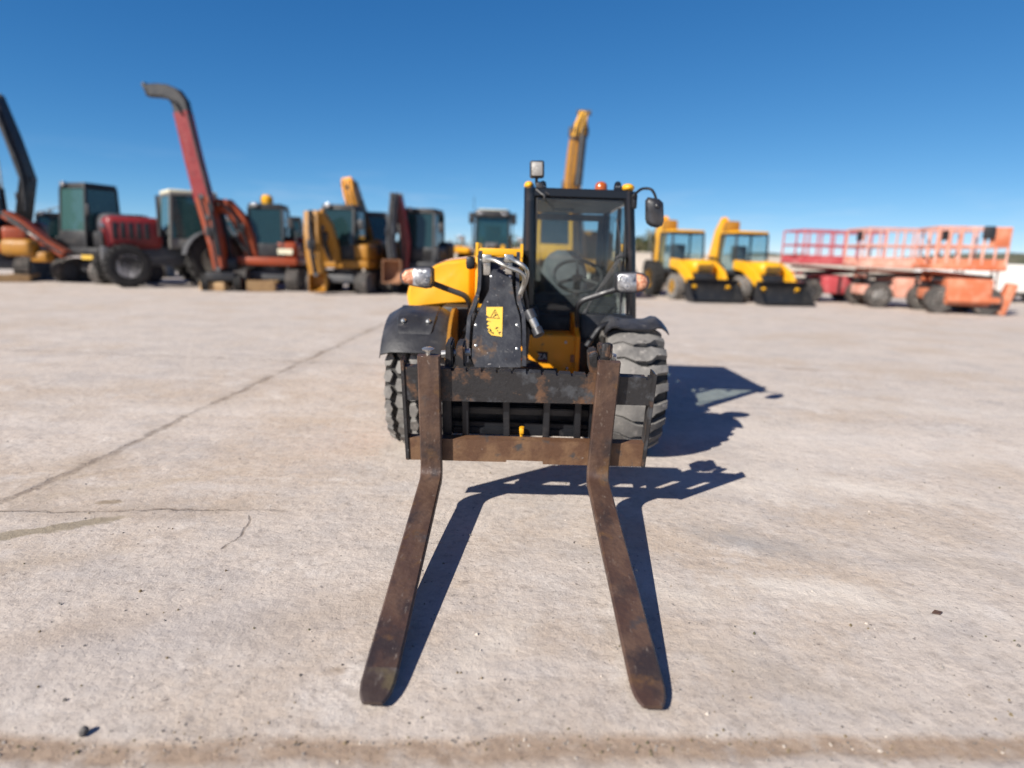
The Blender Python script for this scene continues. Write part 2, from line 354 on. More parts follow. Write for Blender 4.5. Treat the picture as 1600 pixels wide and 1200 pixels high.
    c = mixc(nt, mth(nt, 'MULTIPLY', strip, noise(nt, co, 9, 8, .7, .20, .50, off=17)), c, sc)
    jb = noise(nt, co, 5, 8, .75, .36, .56, off=8)
    jm = None
    for l in lines:
        l = mth(nt, 'MULTIPLY', l, jb); jm = l if jm is None else mth(nt, 'MAXIMUM', jm, l)
    c = mixc(nt, mth(nt, 'MULTIPLY', jm, .72), c, (.21, .165, .13))
    c = mixc(nt, mth(nt, 'MULTIPLY', blob(G(75, 826), .34, .06, R(28), .35), .8), c, (.27, .225, .155))
    c = mixc(nt, mth(nt, 'MULTIPLY', blob(G(180, 783), .07, .035, R(10), .5), .8), c, (.28, .22, .15))
    c = mixc(nt, mth(nt, 'MULTIPLY', blob(G(1185, 848), .42, .15, R(-25), .9), .65), c, (.29, .28, .275))
    c = mixc(nt, mth(nt, 'MULTIPLY', blob(G(1260, 920), .50, .10, R(-12), .9), .6), c, (.62, .58, .53))
    c = mixc(nt, mth(nt, 'MULTIPLY', blob(G(1250, 577), .35, .12, R(-10), .6), .5), c, (.36, .26, .18))
    c = mixc(nt, mth(nt, 'MULTIPLY', blob(G(200, 760), .75, .10, R(30), .9), .4), c, (.44, .35, .25))
    for gx, gy, rx, ry, an, cc, k in ((1330, 760, .9, .22, -18, (.68, .615, .54), .75), (1300, 930, .6, .17, -14, (.67, .60, .52), .7), (1300, 690, 2.6, .7, -10, (.69, .625, .56), .42), (1150, 760, .7, .2, -25, (.68, .61, .53), .5), (260, 990, .8, .3, 20, (.41, .37, .345), .6), (1060, 930, .3, .12, -30, (.62, .555, .48), .6), (40, 880, .5, .12, 20, (.40, .32, .24), .5), (110, 745, .45, .09, 30, (.41, .325, .245), .6), (520, 950, .5, .16, 35, (.42, .34, .265), .5), (1450, 640, 1.6, .35, -8, (.63, .575, .515), .55), (300, 640, 1.5, .30, 14, (.62, .56, .50), .5),
            (760, 1010, .35, .14, 60, (.60, .545, .48), .5), (530, 1045, .05, .03, 20, (.33, .255, .19), .8), (1180, 1040, .5, .12, -30, (.44, .365, .29), .5), (120, 980, .45, .15, 30, (.43, .345, .27), .6), (620, 860, .28, .10, 40, (.42, .385, .355), .5), (1500, 880, .6, .14, -20, (.43, .36, .29), .45), (960, 560, 1.2, .2, 0, (.62, .565, .51), .4)):
        c = mixc(nt, mth(nt, 'MULTIPLY', blob(G(gx, gy), rx, ry, R(an), .95), k), c, cc)
    L.new(c, b.inputs['Base Color']); b.inputs['Roughness'].default_value = .92; b.inputs['Specular IOR Level'].default_value = .25
    # relief
    h1 = N(nt, 'ShaderNodeTexNoise', i_Scale=22, i_Detail=9, i_Roughness=.72); L.new(co, h1.inputs['Vector'])
    h2 = N(nt, 'ShaderNodeTexNoise', i_Scale=4.5, i_Detail=8, i_Roughness=.6); L.new(co, h2.inputs['Vector'])
    pit = noise(nt, co, 60, 4, .7, .60, .72, off=11)
    h = mth(nt, 'ADD', mth(nt, 'MULTIPLY', h1.outputs['Fac'], .010), mth(nt, 'MULTIPLY', h2.outputs['Fac'], .022))
    h = mth(nt, 'SUBTRACT', h, mth(nt, 'MULTIPLY', pit, .004))
    h = mth(nt, 'SUBTRACT', h, mth(nt, 'MULTIPLY', jm, .007))
    h = mth(nt, 'SUBTRACT', h, mth(nt, 'MULTIPLY', strip, .003))
    bp = N(nt, 'ShaderNodeBump', i_Strength=.8, i_Distance=1.0); L.new(h, bp.inputs['Height']); L.new(bp.outputs[0], b.inputs['Normal'])
concrete()
g = MB(); g._add([(-700, -60, 0), (700, -60, 0), (700, 1200, 0), (-700, 1200, 0)], [(0, 1, 2, 3)])
tag(g.build('ground', 'yard_concrete'), 'pale worn concrete yard with joints, cracks and sandy patches', 'ground', kind='structure')

# ------------------------------------------------------------------ the telehandler
TL = V((.08, 4.13, 0))
tele = thing('telehandler', TL, 'compact yellow and black telehandler with lowered pallet forks, facing the front of the yard', 'telehandler')
AX = V((1, 0, 0))
WR, WC = .42, .42          # tyre radius, axle height

def crown(u, w, r):        # tyre radius across the tread, u in -1..1
    return r - .050 * abs(u) ** 3.0
def wheel(parent, cx, cy, w, r, pattern, inner):
    hub = MB(); s = -inner
    hub.lathe([(.0, -.10), (r * .52, -.10), (r * .55, w * .42), (r * .50, w * .42), (r * .46, .03), (.12, .0), (.11, .05), (0, .05)], (cx, cy, r), (s, 0, 0), 28)
    hub.lathe([(r * .50, -w * .40), (r * .56, -w * .42), (r * .56, w * .42), (r * .50, w * .40)], (cx, cy, r), (1, 0, 0), 28, closed=True)
    ho = hub.build('wheel', 'worn_yellow_paint', parent)
    t = MB(); dep = .042
    prof = [(r * .54, -w * .40), (r * .66, -w * .49), (r * .80, -w * .50)]
    prof += [(crown(u, w, r) - dep, u * w / 2) for u in [-.97 + i * .1213 for i in range(17)]]
    prof += [(r * .80, w * .50), (r * .66, w * .49), (r * .54, w * .40), (r * .5, w * .36)]
    t.lathe(prof, (cx, cy, r), AX, 56, 0, closed=True)
    def pt(u, th, lift=0):
        rr = crown(u, w, r) - dep + lift
        return (cx + u * w / 2, cy - rr * math.cos(th), r + rr * math.sin(th))
    if pattern == 'blocks':
        n = 24; p = 2 * math.pi / n
        cols = [-.86, -.43, 0, .43, .86]
        for k in range(n):
            for ci, uc in enumerate(cols):
                th = (k + .5 * (ci % 2)) * p + random.uniform(-.006, .006)
                hu, ht = .180, .385 * p
                shp = [(-1, -.35), (-.45, -1), (.55, -1), (1, -.30), (.62, .85), (-.60, 1)] if ci % 2 else [(-1, -.3), (-.5, -1), (.45, -1), (1, .2), (.5, 1), (-.65, .85)]
                lo = [pt(uc + a * hu * 1.05, th + b_ * ht * 1.05, -.004) for a, b_ in shp]
                hi = [pt(max(-1.03, min(1.03, uc + a * hu * .93)), th + b_ * ht * .93, dep) for a, b_ in shp]
                t.loft([lo, hi], 1)
    else:
        n = 21; p = 2 * math.pi / n; us = [-.96, -.72, -.5, -.36, -.16, .05, .26, .42, .60, .78, 1.0]
        for k in range(n):
            def zz(u):
                kn = [(-1, .16), (-.5, .12), (-.2, -.14), (.30, -.16), (.55, .06), (1.0, .26)]
                for (u0_, z0_), (u1_, z1_) in zip(kn, kn[1:]):
                    if u <= u1_: return p * (z0_ + (z1_ - z0_) * max(0, (u - u0_) / (u1_ - u0_)))
                return .26 * p
            lo0, hi0, lo1, hi1 = [], [], [], []
            wob = random.uniform(.9, 1.1)
            for u in us:
                gp = (.13 if u < -.4 else .26 + .06 * math.sin(k * 2.1) if u < .55 else .56) * p * wob
                if k % 2 and u < -.1: gp = .03 * p
                a, b_ = k * p + zz(u) + gp / 2, (k + 1) * p + zz(u) - gp / 2
                lo0.append(pt(u, a - .01, -.003)); hi0.append(pt(u * .985, a + .006, dep)); hi1.append(pt(u * .985, b_ - .006, dep)); lo1.append(pt(u, b_ + .01, -.003))
            t.loft([[lo0[i], hi0[i], hi1[i], lo1[i]] for i in range(len(us))], 1)
    t.build('tyre', ['rubber', 'dusty_rubber'], ho, ang=28, recalc=True)
    for i in range(5):
        a = i * 2 * math.pi / 5; nb = MB()
        nb.lathe([(.012, 0), (.012, .035), (0, .035)], (cx + s * .0, cy + .09 * math.cos(a), r + .09 * math.sin(a)), (s, 0, 0), 6)
        nb.build('wheel_nut', 'bolt_metal', ho)
    return ho
TW = .365
xl = P(602, 620, 3.80).x + TW / 2; xr = P(1042, 620, 3.80).x - TW / 2
for x, y, pat, inn in ((xl, 4.13, 'blocks', 1), (xr, 4.13, 'lugs', -1), (xl, 6.35, 'blocks', 1), (xr, 6.35, 'blocks', -1)):
    wheel(tele, x, y, TW, WR, pat, inn)

# chassis: two frame rails, belly, axle
mb = MB()
for x in (xl + .30, xr - .30): mb.box((x, 5.5, .52), (.10, 2.4, .34), bev=.01)
mb.box(((xl + xr) / 2, 5.7, .46), (.75, 2.2, .22), bev=.01)
mb.box(((xl + xr) / 2, 4.36, .42), (.94, .06, .22), bev=.01)
mb.box(((xl + xr) / 2 - .25, 4.55, .74), (.66, .5, .32), bev=.02)
mb.box((xl + .25, 4.75, .86), (.72, .3, .46), bev=.02)
mb.build('chassis', 'dark_frame', tele)
mb = MB(); c = (xl + xr) / 2
mb.tube([(xl + .1, 4.13, WC), (c - .2, 4.13, WC), (c + .2, 4.13, WC), (xr - .1, 4.13, WC)], [.075, .085, .085, .075], 12)
mb.ball((c, 4.15, WC + .02), .15, (1, .9, .95), 3); mb.box((c, 4.02, WC + .10), (.4, .05, .06), bev=.01)
mb.build('axle', 'dark_frame', tele)
mb = MB(); mb.tube([(xl + .1, 6.35, WC), (xr - .1, 6.35, WC)], .08, 12); mb.ball((c, 6.35, WC), .16, sub=2); mb.build('axle', 'dark_frame', tele)

# mudguards
def guard(cx, w, r, a0, a1, cham, n=16, y=4.13, z=WC):
    m = MB(); th = .012
    def ring(a, rr, inset):
        e = [(-w / 2, -.10), (-w / 2 + .012, -.045), (-w / 2 + cham, .0), (w / 2 - cham, .0), (w / 2 - .012, -.045), (w / 2, -.10)]
        out = [(cx + x, y - (rr + dr) * math.cos(a), z + (rr + dr) * math.sin(a)) for x, dr in e]
        inn = [(cx + x * .985, y - (rr + dr - th) * math.cos(a), z + (rr + dr - th) * math.sin(a)) for x, dr in e[::-1]]
        return out + inn
    m.loft([ring(a0 + (a1 - a0) * i / n, r, 0) for i in range(n + 1)]); return m
mg = guard(xl - .005, .425, .485, R(31), R(150), .085)
# raised middle pad of the front mudguard
for i in range(1):
    def ring(a, w, r): return [(xl - .005 + x, 4.13 - rr * math.cos(a), WC + rr * math.sin(a)) for x, rr in ((-w, r - .02), (-w + .012, r), (w - .012, r), (w, r - .02))]
    mg.loft([ring(R(45), .10, .480), ring(R(49), .115, .497), ring(R(62), .125, .500), ring(R(86), .13, .497), ring(R(92), .13, .481)])
go = mg.build('mudguard', 'black_plastic', tele, ang=40)
mb = MB()
for dx in (-.075, .075):
    a = R(57); p = V((xl - .005 + dx, 4.13 - .499 * math.cos(a), WC + .499 * math.sin(a)))
    mb.lathe([(.016, 0), (.016, .008), (.009, .016), (0, .018)], p, (0, -math.cos(a), math.sin(a)), 10); mb.build('guard_bolt', 'bolt_metal', go); mb = MB()
mb = MB()                                      # yellow inner side of the left mudguard
ar = [(xl + .215, 4.13 - .485 * math.cos(R(a)), WC + .485 * math.sin(R(a))) for a in range(26, 151, 8)]
mb.prism([(x - .025, y, z) for x, y, z in ar] + [(xl + .19, 4.13 + .30, .62), (xl + .19, 4.13 - .28, .60)], (.02, 0, 0)); mb.build('guard_bracket', 'mustard_paint', tele)
gr = MB(); ge = [(-.195, -.05), (-.18, -.012), (-.155, .012), (-.13, .016), (-.10, .006), (-.07, .0), (.07, .0), (.095, .006), (.125, .020), (.15, .018), (.175, .0), (.20, -.028)]
def gring(a, r=.452): return [(xr + x, 4.13 - (r + dr) * math.cos(a), WC + (r + dr) * math.sin(a)) for x, dr in ge] + [(xr + x, 4.13 - (r + dr - .012) * math.cos(a), WC + (r + dr - .012) * math.sin(a)) for x, dr in ge[::-1]]
gr.loft([gring(R(64 + 6 * i)) for i in range(15)]); gr.build('mudguard', 'black_plastic', tele, ang=40)
mb = MB(); mb.tube([(xr - .30, 4.0, .70), (xr - .22, 4.0, .83), (xr - .1, 4.05, .86)], .018, 8, fr=.05); mb.build('guard_bracket', 'black_paint', tele)

# engine cover on the viewer's left
YF = 4.55
def cover_ring(y, k, drop=0):
    pix = [(745, 401), (722, 402), (698, 405), (680, 412), (660, 424), (645, 436), (635, 449), (632, 462), (634, 476), (637, 486), (660, 483), (700, 479), (745, 477)]
    pts = [P(a, b, YF) for a, b in pix]; c0 = V((sum(p.x for p in pts) / 13, 0, sum(p.z for p in pts) / 13))
    return [V((p.x + (c0.x - p.x) * k, y, p.z + (c0.z - p.z) * k - drop)) for p in pts]
mb = MB()
mb.loft([cover_ring(YF - .03, .20), cover_ring(YF - .015, .13), cover_ring(YF + .015, .075), cover_ring(YF + .06, .035), cover_ring(YF + .13, .005), cover_ring(YF + .25, -.02), cover_ring(5.2, -.03, .0), cover_ring(6.3, -.01, .06), cover_ring(6.75, .03, .10), cover_ring(6.8, .12, .12)])
eo = mb.build('engine_cover', 'yellow_paint', tele, ang=50)
mb = MB(); ra, rb = cover_ring(YF + .055, .028), cover_ring(YF + .135, -.006)
def onrow(t, q): 
    i = min(int(t), 11); f = t - i
    a_, b_ = ra[i].lerp(ra[i + 1], f), rb[i].lerp(rb[i + 1], f); return a_.lerp(b_, q)
ts = [.2, .8, 1.5, 2.1, 2.8, 3.4]
mb._add([onrow(t, q) for q in (-.25, .95) for t in ts], [(i, i + 1, i + 7, i + 6) for i in range(5)])
mb.build('faded_decal', 'sticker_pink', eo)
mb = MB(); star = []
for i in range(10):
    a = i * math.pi / 5; rr = (.9 if i % 2 == 0 else .35)
    star.append(onrow(2.4 + math.cos(a) * .5 * rr, .55 + .5 * math.sin(a) * rr) + V((-.003, 0, .004)))
mb._add([sum(star, V()) / 10] + star, [(0, i + 1, (i + 1) % 10 + 1) for i in range(10)]); mb.build('star_emblem', 'sticker_red', eo)
mb = MB()                                       # rear body and counterweight
mb.bb((xl - .02, 6.3, .55), (xr + .02, 6.95, .98), bev=.06); mb.build('rear_body', 'yellow_paint', tele)

# boom: yellow outer tube, black inner section
YB = 3.88
bx0, bx1 = P(743, 400, YB).x, P(817, 400, YB).x; bz1 = P(780, 388, YB).z; bz0 = P(780, 474, YB).z - .03
mb = MB(); t_ = .028
def slab(x0, x1, z0, z1, y0=YB, y1=6.9, **k): mb.bb((x0, y0, z0), (x1, y1, z1), **k)
slab(bx0, bx1, bz1 - .045, bz1, bev=.008); slab(bx0, bx0 + t_, bz0, bz1 - .047, bev=.006); slab(bx1 - t_, bx1, bz0, bz1 - .047, bev=.006); slab(bx0 + t_ + .002, bx1 - t_ - .002, bz0, bz0 + t_)
for x in (bx0 + .008, bx1 - .008): mb.prism([(x - .008, YB - .004, bz1 - .05), (x - .008, YB - .004, bz1 + .03), (x - .008, YB + .10, bz1 + .03), (x - .008, YB + .2, bz1 - .01), (x - .008, YB + .2, bz1 - .05)], (.016, 0, 0))
bo = mb.build('boom', 'yellow_paint', tele)
mb = MB(); mb.bb((bx0 + .035, YB - .24, bz0 + .04), (bx1 - .035, 6.5, bz1 - .06), bev=.012)
mb.build('inner_boom', 'black_paint', bo)
mb = MB(); q = P(741, 411, YB - .02); mb.box((bx0 - .03, YB + .04, q.z), (.05, .09, .075), bev=.014); mb.lathe([(.026, 0), (.026, .012), (.012, .016), (0, .016)], (bx0 - .03, YB - .005, q.z), (0, -1, 0), 12)
mb.build('wear_pad', 'black_paint', bo)

# boom head: plate with cheeks bending down to the carriage
def YP(y): return 3.66 - (y - 405) / 170 * .40
rows = [(758, 805, 405), (764, 801, 423), (765, 800, 440), (764, 802, 456), (756, 805, 472), (746, 811, 492), (740, 813.5, 508), (738, 814, 535), (737, 814, 560), (742, 813, 574)]
fine = []
for (a, b, y), (a2, b2, y2) in zip(rows, rows[1:]):
    for k in range(5): f = k / 5; fine.append((a + (a2 - a) * f, b + (b2 - b) * f, y + (y2 - y) * f))
fine.append(rows[-1]); front = [(P(a, y, YP(y)), P(b, y, YP(y))) for a, b, y in fine]
mb = MB(); bk = V((0, .035, .012))
mb.loft([[a, b, b + bk, a + bk] for a, b in front])
ho = mb.build('boom_head', 'boom_head_paint', tele, ang=25)
for side in (0, 1):
    mb = MB(); rr = []
    lp = [(749, 400), (749.5, 430), (748, 452), (742, 474), (733, 496), (731, 520), (729.5, 545), (729, 566)]
    rp = [(810, 402), (808.5, 430), (809, 452), (811, 470), (818, 495), (819, 520), (819, 545), (819, 572)]
    for x, y in (rp if side else lp):
        Yq = YP(y) - .012; p = P(x, y, Yq); wd = .020
        rr.append([p + V((-wd / 2, 0, 0)), p + V((wd / 2, 0, 0)), p + V((wd / 2, .15, .03)), p + V((-wd / 2, .15, .03))])
    mb.loft(rr); mb.build('cheek_plate', 'boom_head_paint', ho, ang=25)
mb = MB()                                        # cross tube and pivot behind the head
pv = P(775, 560, 3.40); mb.tube([(pv.x - .26, 3.42, pv.z - .02), (pv.x + .07, 3.42, pv.z - .02)], .05, 14)
mb.box((pv.x, 3.72, pv.z + .12), (.20, .20, .30), bev=.02); mb.build('pivot_tube', 'black_paint', ho)

# warning sticker with torn left edge
def onhead(x, y, d=.0035): return P(x, y, YP(y)) - V((0, d, -d * .4))
mb = MB(); edge = [(760, 480), (785.5, 480), (784.5, 526.5), (768, 524), (762, 518), (764, 514), (760.5, 512), (765, 509), (760.5, 507), (763, 503), (768, 503), (760, 500.5), (761, 497), (774, 498.5), (760, 493)]
cen = onhead(776, 503)
mb._add([cen] + [onhead(*e) for e in edge], [(0, i + 1, (i + 1) % len(edge) + 1) for i in range(len(edge))])
st = mb.build('warning_sticker', 'sticker_yellow', ho)
mb = MB()
tri = [(773.5, 483.5), (781, 498.5), (765.5, 497)]
tc = (773.5, 493)
for i in range(3):
    a, b_ = tri[i], tri[(i + 1) % 3]; k = .84
    ia, ib = [tuple(tc[j] + (p_[j] - tc[j]) * k for j in (0, 1)) for p_ in (a, b_)]
    mb._add([onhead(*p_, .0055) for p_ in (a, b_, ib, ia)], [(0, 1, 2, 3)])
def mark(pts): mb._add([onhead(*p_, .0055) for p_ in pts], [tuple(range(len(pts)))])
mark([(773, 488), (774, 488), (774, 494), (773, 494)]); mark([(770, 495), (777, 491), (777.5, 492), (770.5, 496)])
for k in range(16):
    x, y = random.choice(((766, 516), (778, 513), (779, 519), (769, 520))); x += random.uniform(-3, 3); y += random.uniform(-3, 3); a = random.uniform(0, 3)
    mark([(x + 1.9 * math.cos(a), y + 1.9 * math.sin(a)), (x + .7 * math.cos(a + 1.6), y + .7 * math.sin(a + 1.6)), (x - 1.9 * math.cos(a), y - 1.9 * math.sin(a)), (x - .7 * math.cos(a + 1.6), y - .7 * math.sin(a + 1.6))])
mb.build('warning_symbol', 'sticker_black', st, recalc=False)

# hydraulic pipes, connectors, hose and coupling
for x in (761, 795):
    mb = MB(); p = P(x, 414, 3.62); mb.box(p, (.040, .03, .115), bev=.006); mb.box(p + V((0, -.02, .035)), (.052, .035, .045), bev=.008); mb.build('pipe_connector', 'silver_metal', ho)
def pp(l): return [P(x, y, Y) for x, y, Y in l]
mb = MB()
mb.tube(pp([(760, 404, 3.56), (775, 407, 3.5), (790, 416, 3.48), (812, 424, 3.48), (820, 432, 3.5), (818, 446, 3.52), (811, 462, 3.53)]), .0115, 10, fr=.05); mb.build('hydraulic_pipe', 'silver_metal', ho); mb = MB()
mb.tube(pp([(797, 404, 3.56), (806, 408, 3.5), (818, 415, 3.48), (824.5, 424, 3.5), (822, 440, 3.52), (814, 458, 3.55), (812, 468, 3.55)]), .0115, 10, fr=.04)
mb.build('hydraulic_pipe', 'silver_metal', ho)
mb = MB()
mb.tube(pp([(811, 460, 3.53), (810, 474, 3.53), (819, 487, 3.5), (828, 493, 3.47)]), .015, 10, fr=.05); mb.tube(pp([(813, 466, 3.55), (815, 480, 3.58), (822, 500, 3.56), (834, 516, 3.5)]), .014, 10, fr=.05)
mb.tube(pp([(826, 486, 3.46), (832, 499, 3.44)]), .030, 12); mb.tube(pp([(838, 513, 3.42), (843, 524, 3.40)]), .030, 12); mb.tube(pp([(829, 500, 3.5), (840, 524, 3.46)]), .028, 10)
co_ = mb.build('hydraulic_coupling', 'black_plastic', ho)
mb = MB(); mb.tube(pp([(831, 498, 3.42), (835, 506, 3.415), (839.5, 516, 3.41)]), [.021, .022, .021], 12); mb.build('coupling_sleeve', 'silver_metal', co_)

# front panel with the label
YPn = 4.28
mb = MB()
a, b_ = P(812, 523, YPn), P(904, 583, YPn)
mb.bb((a.x - .15, YPn, b_.z - .12), (b_.x, YPn + .05, a.z), bev=.006)
mb.bb((a.x - .15, YPn + .02, a.z - .02), (b_.x - .02, YPn + .30, a.z + .004), bev=.004)
fp = mb.build('front_panel', 'worn_yellow_paint', tele)
mb = MB(); q0, q1 = P(891, 488, YPn), P(905, 583, YPn - .02)
mb.prism([(q1.x - .035, YPn - .02, b_.z - .12), (q1.x - .035, YPn - .02, a.z), (q1.x - .05, YPn + .16, P(890, 492, 4.4).z), (q1.x - .05, YPn + .5, P(890, 492, 4.4).z), (q1.x - .035, YPn + .5, b_.z - .12)], (.03, 0, 0), bev=.004)
mb.build('panel_side', 'worn_yellow_paint', fp)
mb = MB(); p = P(894, 560, YPn); mb.box((p.x, YPn - .008, p.z), (.026, .02, .05), bev=.004); mb.build('panel_latch', 'rusty_steel', fp)
def lab(x, y, d): return P(x + 4, y - 6, YPn - d)
mb = MB(); mb._add([lab(834, 555, .004), lab(852, 556, .004), lab(852, 572, .004), lab(838, 571, .004), lab(836, 566, .004), lab(839, 562, .004)], [(0, 1, 2, 3, 4, 5)])
mb._add([lab(800, 553, .004), lab(822, 554, .004), lab(820, 563, .004), lab(824, 570, .004), lab(800, 570, .004)], [(0, 1, 2, 3, 4)])
lb = mb.build('name_label', 'sticker_black', fp, recalc=False)
mb = MB(); mb._add([lab(838, 568.5, .006), lab(851.5, 569, .006), lab(851.5, 571.5, .006), lab(839, 571, .006)], [(0, 1, 2, 3)])
mb._add([lab(800, 566.5, .006), lab(821, 567, .006), lab(823, 569.5, .006), lab(800, 569.5, .006)], [(0, 1, 2, 3)]); mb.build('label_stripe', 'sticker_red', lb, recalc=False)
def text(s, x0, x1, y0, y1, parent, mat, name):
    cu = bpy.data.curves.new('t', 'FONT'); cu.body = s; ob = bpy.data.objects.new('t', cu); COL.objects.link(ob)
    bpy.context.view_layer.update(); me = bpy.data.meshes.new_from_object(ob.evaluated_get(bpy.context.evaluated_depsgraph_get()))
    bpy.data.objects.remove(ob)
    xs = [v.co.x for v in me.vertices]; ys = [v.co.y for v in me.vertices]
    for v in me.vertices:
        fx, fy = (v.co.x - min(xs)) / (max(xs) - min(xs)), (v.co.y - min(ys)) / (max(ys) - min(ys))
        v.co = lab(x0 + (x1 - x0) * fx, y1 + (y0 - y1) * fy, .010) - ORG
    me.name = name; me.materials.append(MATS[mat]); o = bpy.data.objects.new(name, me); COL.objects.link(o); o.parent = parent; return o
text('ZA', 836.5, 850, 559, 567, lb, 'sticker_white', 'label_lettering'); text('IT', 813, 821, 555.5, 564, lb, 'sticker_white', 'label_lettering')

# ---- cab
YC = 4.62; YR = 5.95
def CF(x, y): return P(x, y, YC)
xa, xb = CF(826, 400).x, CF(984, 400).x
zt, zs = CF(905, 302).z, CF(905, 487).z; zb = .62
zrf = zt - .02
mb = MB()
mb.tube([CF(828, 290) + V((0, .10, .0)), CF(828, 296), CF(827, 400), CF(826, 540)], [.036, .041, .041, .041], 16)
mb.tube([CF(978, 298) + V((0, .10, .0)), CF(983, 302), CF(985, 400), CF(986, 520)], [.034, .037, .037, .037], 16)
for x in (xa, xb): mb.tube([(x, YR, zrf), (x, YR, zb)], .035, 10)
mb.beam([CF(830, 300), CF(984, 305)], .05, .06, side=(0, 1, 0)); mb.beam([(xa, YR, zrf), (xb, YR, zrf)], .05, .05, side=(0, 1, 0))
for x in (xa, xb): mb.beam([(x, YC + .02, zt - .005), (x, YR, zrf)], .05, .06)
cab = mb.build('cab', 'post_paint', tele)
mb = MB()                                        # lower cab shell: sides, floor, dash front below the windscreen
mb.bb((xa + .02, YC + .03, zb), (xb - .02, YR, zb + .06)); mb.bb((xa - .02, YC + .03, zb - .0), (xa + .02, YR, zs + .05)); mb.bb((xb - .02, YC + .06, zb), (xb + .015, YR, zs - .06))
mb.bb((xa + .02, YR - .03, zb), (xb - .02, YR, zs + .12)); mb.bb((xa + .02, YC - .0, zb), (xb - .04, YC + .03, zs - .004), bev=.004)
p0, p1 = P(906, 490, 4.5), P(984, 560, 4.5); mb.bb((p0.x, 4.46, .42), (p1.x, 4.62, p0.z), bev=.01)
mb.build('cab_shell', 'black_paint', cab)
mb = MB(); mb.bb((xa + .03, YC + .03, zt - .015), (xb - .03, YR - .02, zt + .015), bev=.01); mb.build('roof', 'black_paint', cab)
mb = MB(); mb.bb((xa + .035, YC + .06, zt - .055), (xb - .035, YR - .05, zt - .03), bev=.01); ro = mb.build('headlining', 'cab_trim', cab)
mb = MB(); zc = zt - .062; mb.bb((.30, 5.35, zc), (.46, 5.45, zc + .008), bev=.003)
for k in range(8):
    x = xa + .09 + k * (xb - xa - .16) / 8; mb.bb((x, YC + .045, zt - .05), (x + .055, YC + .056, zt - .038), mat=1)
mb.build('roof_grille', ['dark_trim', 'cab_trim'], ro)
# rear trim frame round the rear window
rx0, rx1, rz1, rz0 = P(840, 345, YR).x, P(934, 345, YR).x, P(885, 345, YR).z, P(885, 440, YR).z
mb = MB(); y0, y1 = YR - .06, YR - .02
mb.bb((xa + .03, y0, rz1), (xb - .03, y1, zt - .06)); mb.bb((xa + .03, y0, zb), (rx0, y1, rz1 - .001)); mb.bb((rx1, y0, zb), (xb - .03, y1, rz1 - .001)); mb.bb((rx0 + .001, y0, zb), (rx1 - .001, y1, rz0))
mb.build('rear_trim', 'dark_trim', cab)
mb = MB(); mb.bb((rx0, YR - .012, rz0), (rx1, YR - .006, rz1)); mb.build('rear_window', 'side_glass', cab)
mb = MB(); mb.bb((xb - .006, YC + .05, zs - .04), (xb + .0, YR - .04, zt - .06)); mb.build('side_window', 'side_glass', cab)
mb = MB(); mb.bb((xa, YC + .05, zs + .05), (xa + .006, YR - .04, zt - .06)); mb.build('side_window', 'side_glass', cab)
mb = MB(); mb.bb((xb - .035, 5.05, zs - .04), (xb - .008, 5.10, zt - .06)); mb.build('door_post', 'dark_trim', cab)
mb = MB(); mb.bb((xa + .045, YC - .008, zs - .02), (xb - .040, YC - .002, zt - .035), bev=.002); ws = mb.build('windscreen', 'cab_glass', cab)
mb = MB(); mb.bb((xa + .04, YC - .012, zs - .035), (xb - .04, YC + .01, zs - .018)); mb.bb((xa + .036, YC - .012, zs - .02), (xa + .05, YC + .01, zt - .04)); mb.bb((xb - .05, YC - .012, zs - .02), (xb - .034, YC + .01, zt - .04)); mb.build('window_seal', 'dark_trim', cab)
# seat, steering wheel, dash
mb = MB(); p = P(882, 415, 5.50)
ringz = []
for zz_, hw, dy in ((.0, .18, 0), (.10, .20, -.01), (.22, .195, .02), (.32, .165, .05), (.37, .12, .07), (.40, .06, .08)):
    cz = P(882, 462, 5.5).z - .02 + zz_; ringz.append([V((p.x + hw * math.cos(a) , 5.52 + dy + .07 * math.sin(a), cz)) for a in [i * math.pi / 8 for i in range(16)]])
mb.loft(ringz); so_ = mb.build('seat', 'grey_fabric', cab, ang=60)
mb = MB(); mb.box((p.x, 5.28, P(882, 470, 5.3).z), (.46, .46, .12), bev=.05, seg=3); mb.build('cushion', 'grey_fabric', so_)
mb = MB(); sc_ = P(903, 431, 5.0); nrm = V((0, -.62, .78)); sx_ = V((1, 0, 0)); sy_ = nrm.cross(sx_)
rad = .185
mb.tube([sc_ + (sx_ * math.cos(a) + sy_ * math.sin(a)) * rad for a in [i * math.pi / 18 for i in range(37)]], .014, 8)
for a in (R(90), R(210), R(330)): mb.tube([sc_ - nrm * .02, sc_ + (sx_ * math.cos(a) + sy_ * math.sin(a)) * rad], .013, 8)
mb.ball(sc_ - nrm * .01, .045, (1, 1, .5)); mb.tube([sc_ - nrm * .02, sc_ - nrm * .42], .03, 10); mb.build('steering_wheel', 'dark_trim', cab)
mb = MB(); zd = P(905, 462, 4.8).z
mb.prism([(xa + .05, 4.70, zs - .04), (xa + .05, 4.70, zs + .05), (xa + .05, 4.86, zd), (xa + .05, 5.0, zd - .03), (xa + .05, 5.0, zb + .07)], (xb - xa - .10, 0, 0), bev=.015); mb.build('dashboard', 'dark_trim', cab)
mb = MB(); q = P(960, 415, 5.3); mb.box((xb - .10, 5.35, zs + .02), (.12, .55, .22), bev=.03); mb.tube([(xb - .12, 5.15, zs + .12), (xb - .13, 5.12, zs + .26)], .009, 8); mb.ball((xb - .13, 5.12, zs + .27), .024); mb.build('control_console', 'dark_trim', cab)
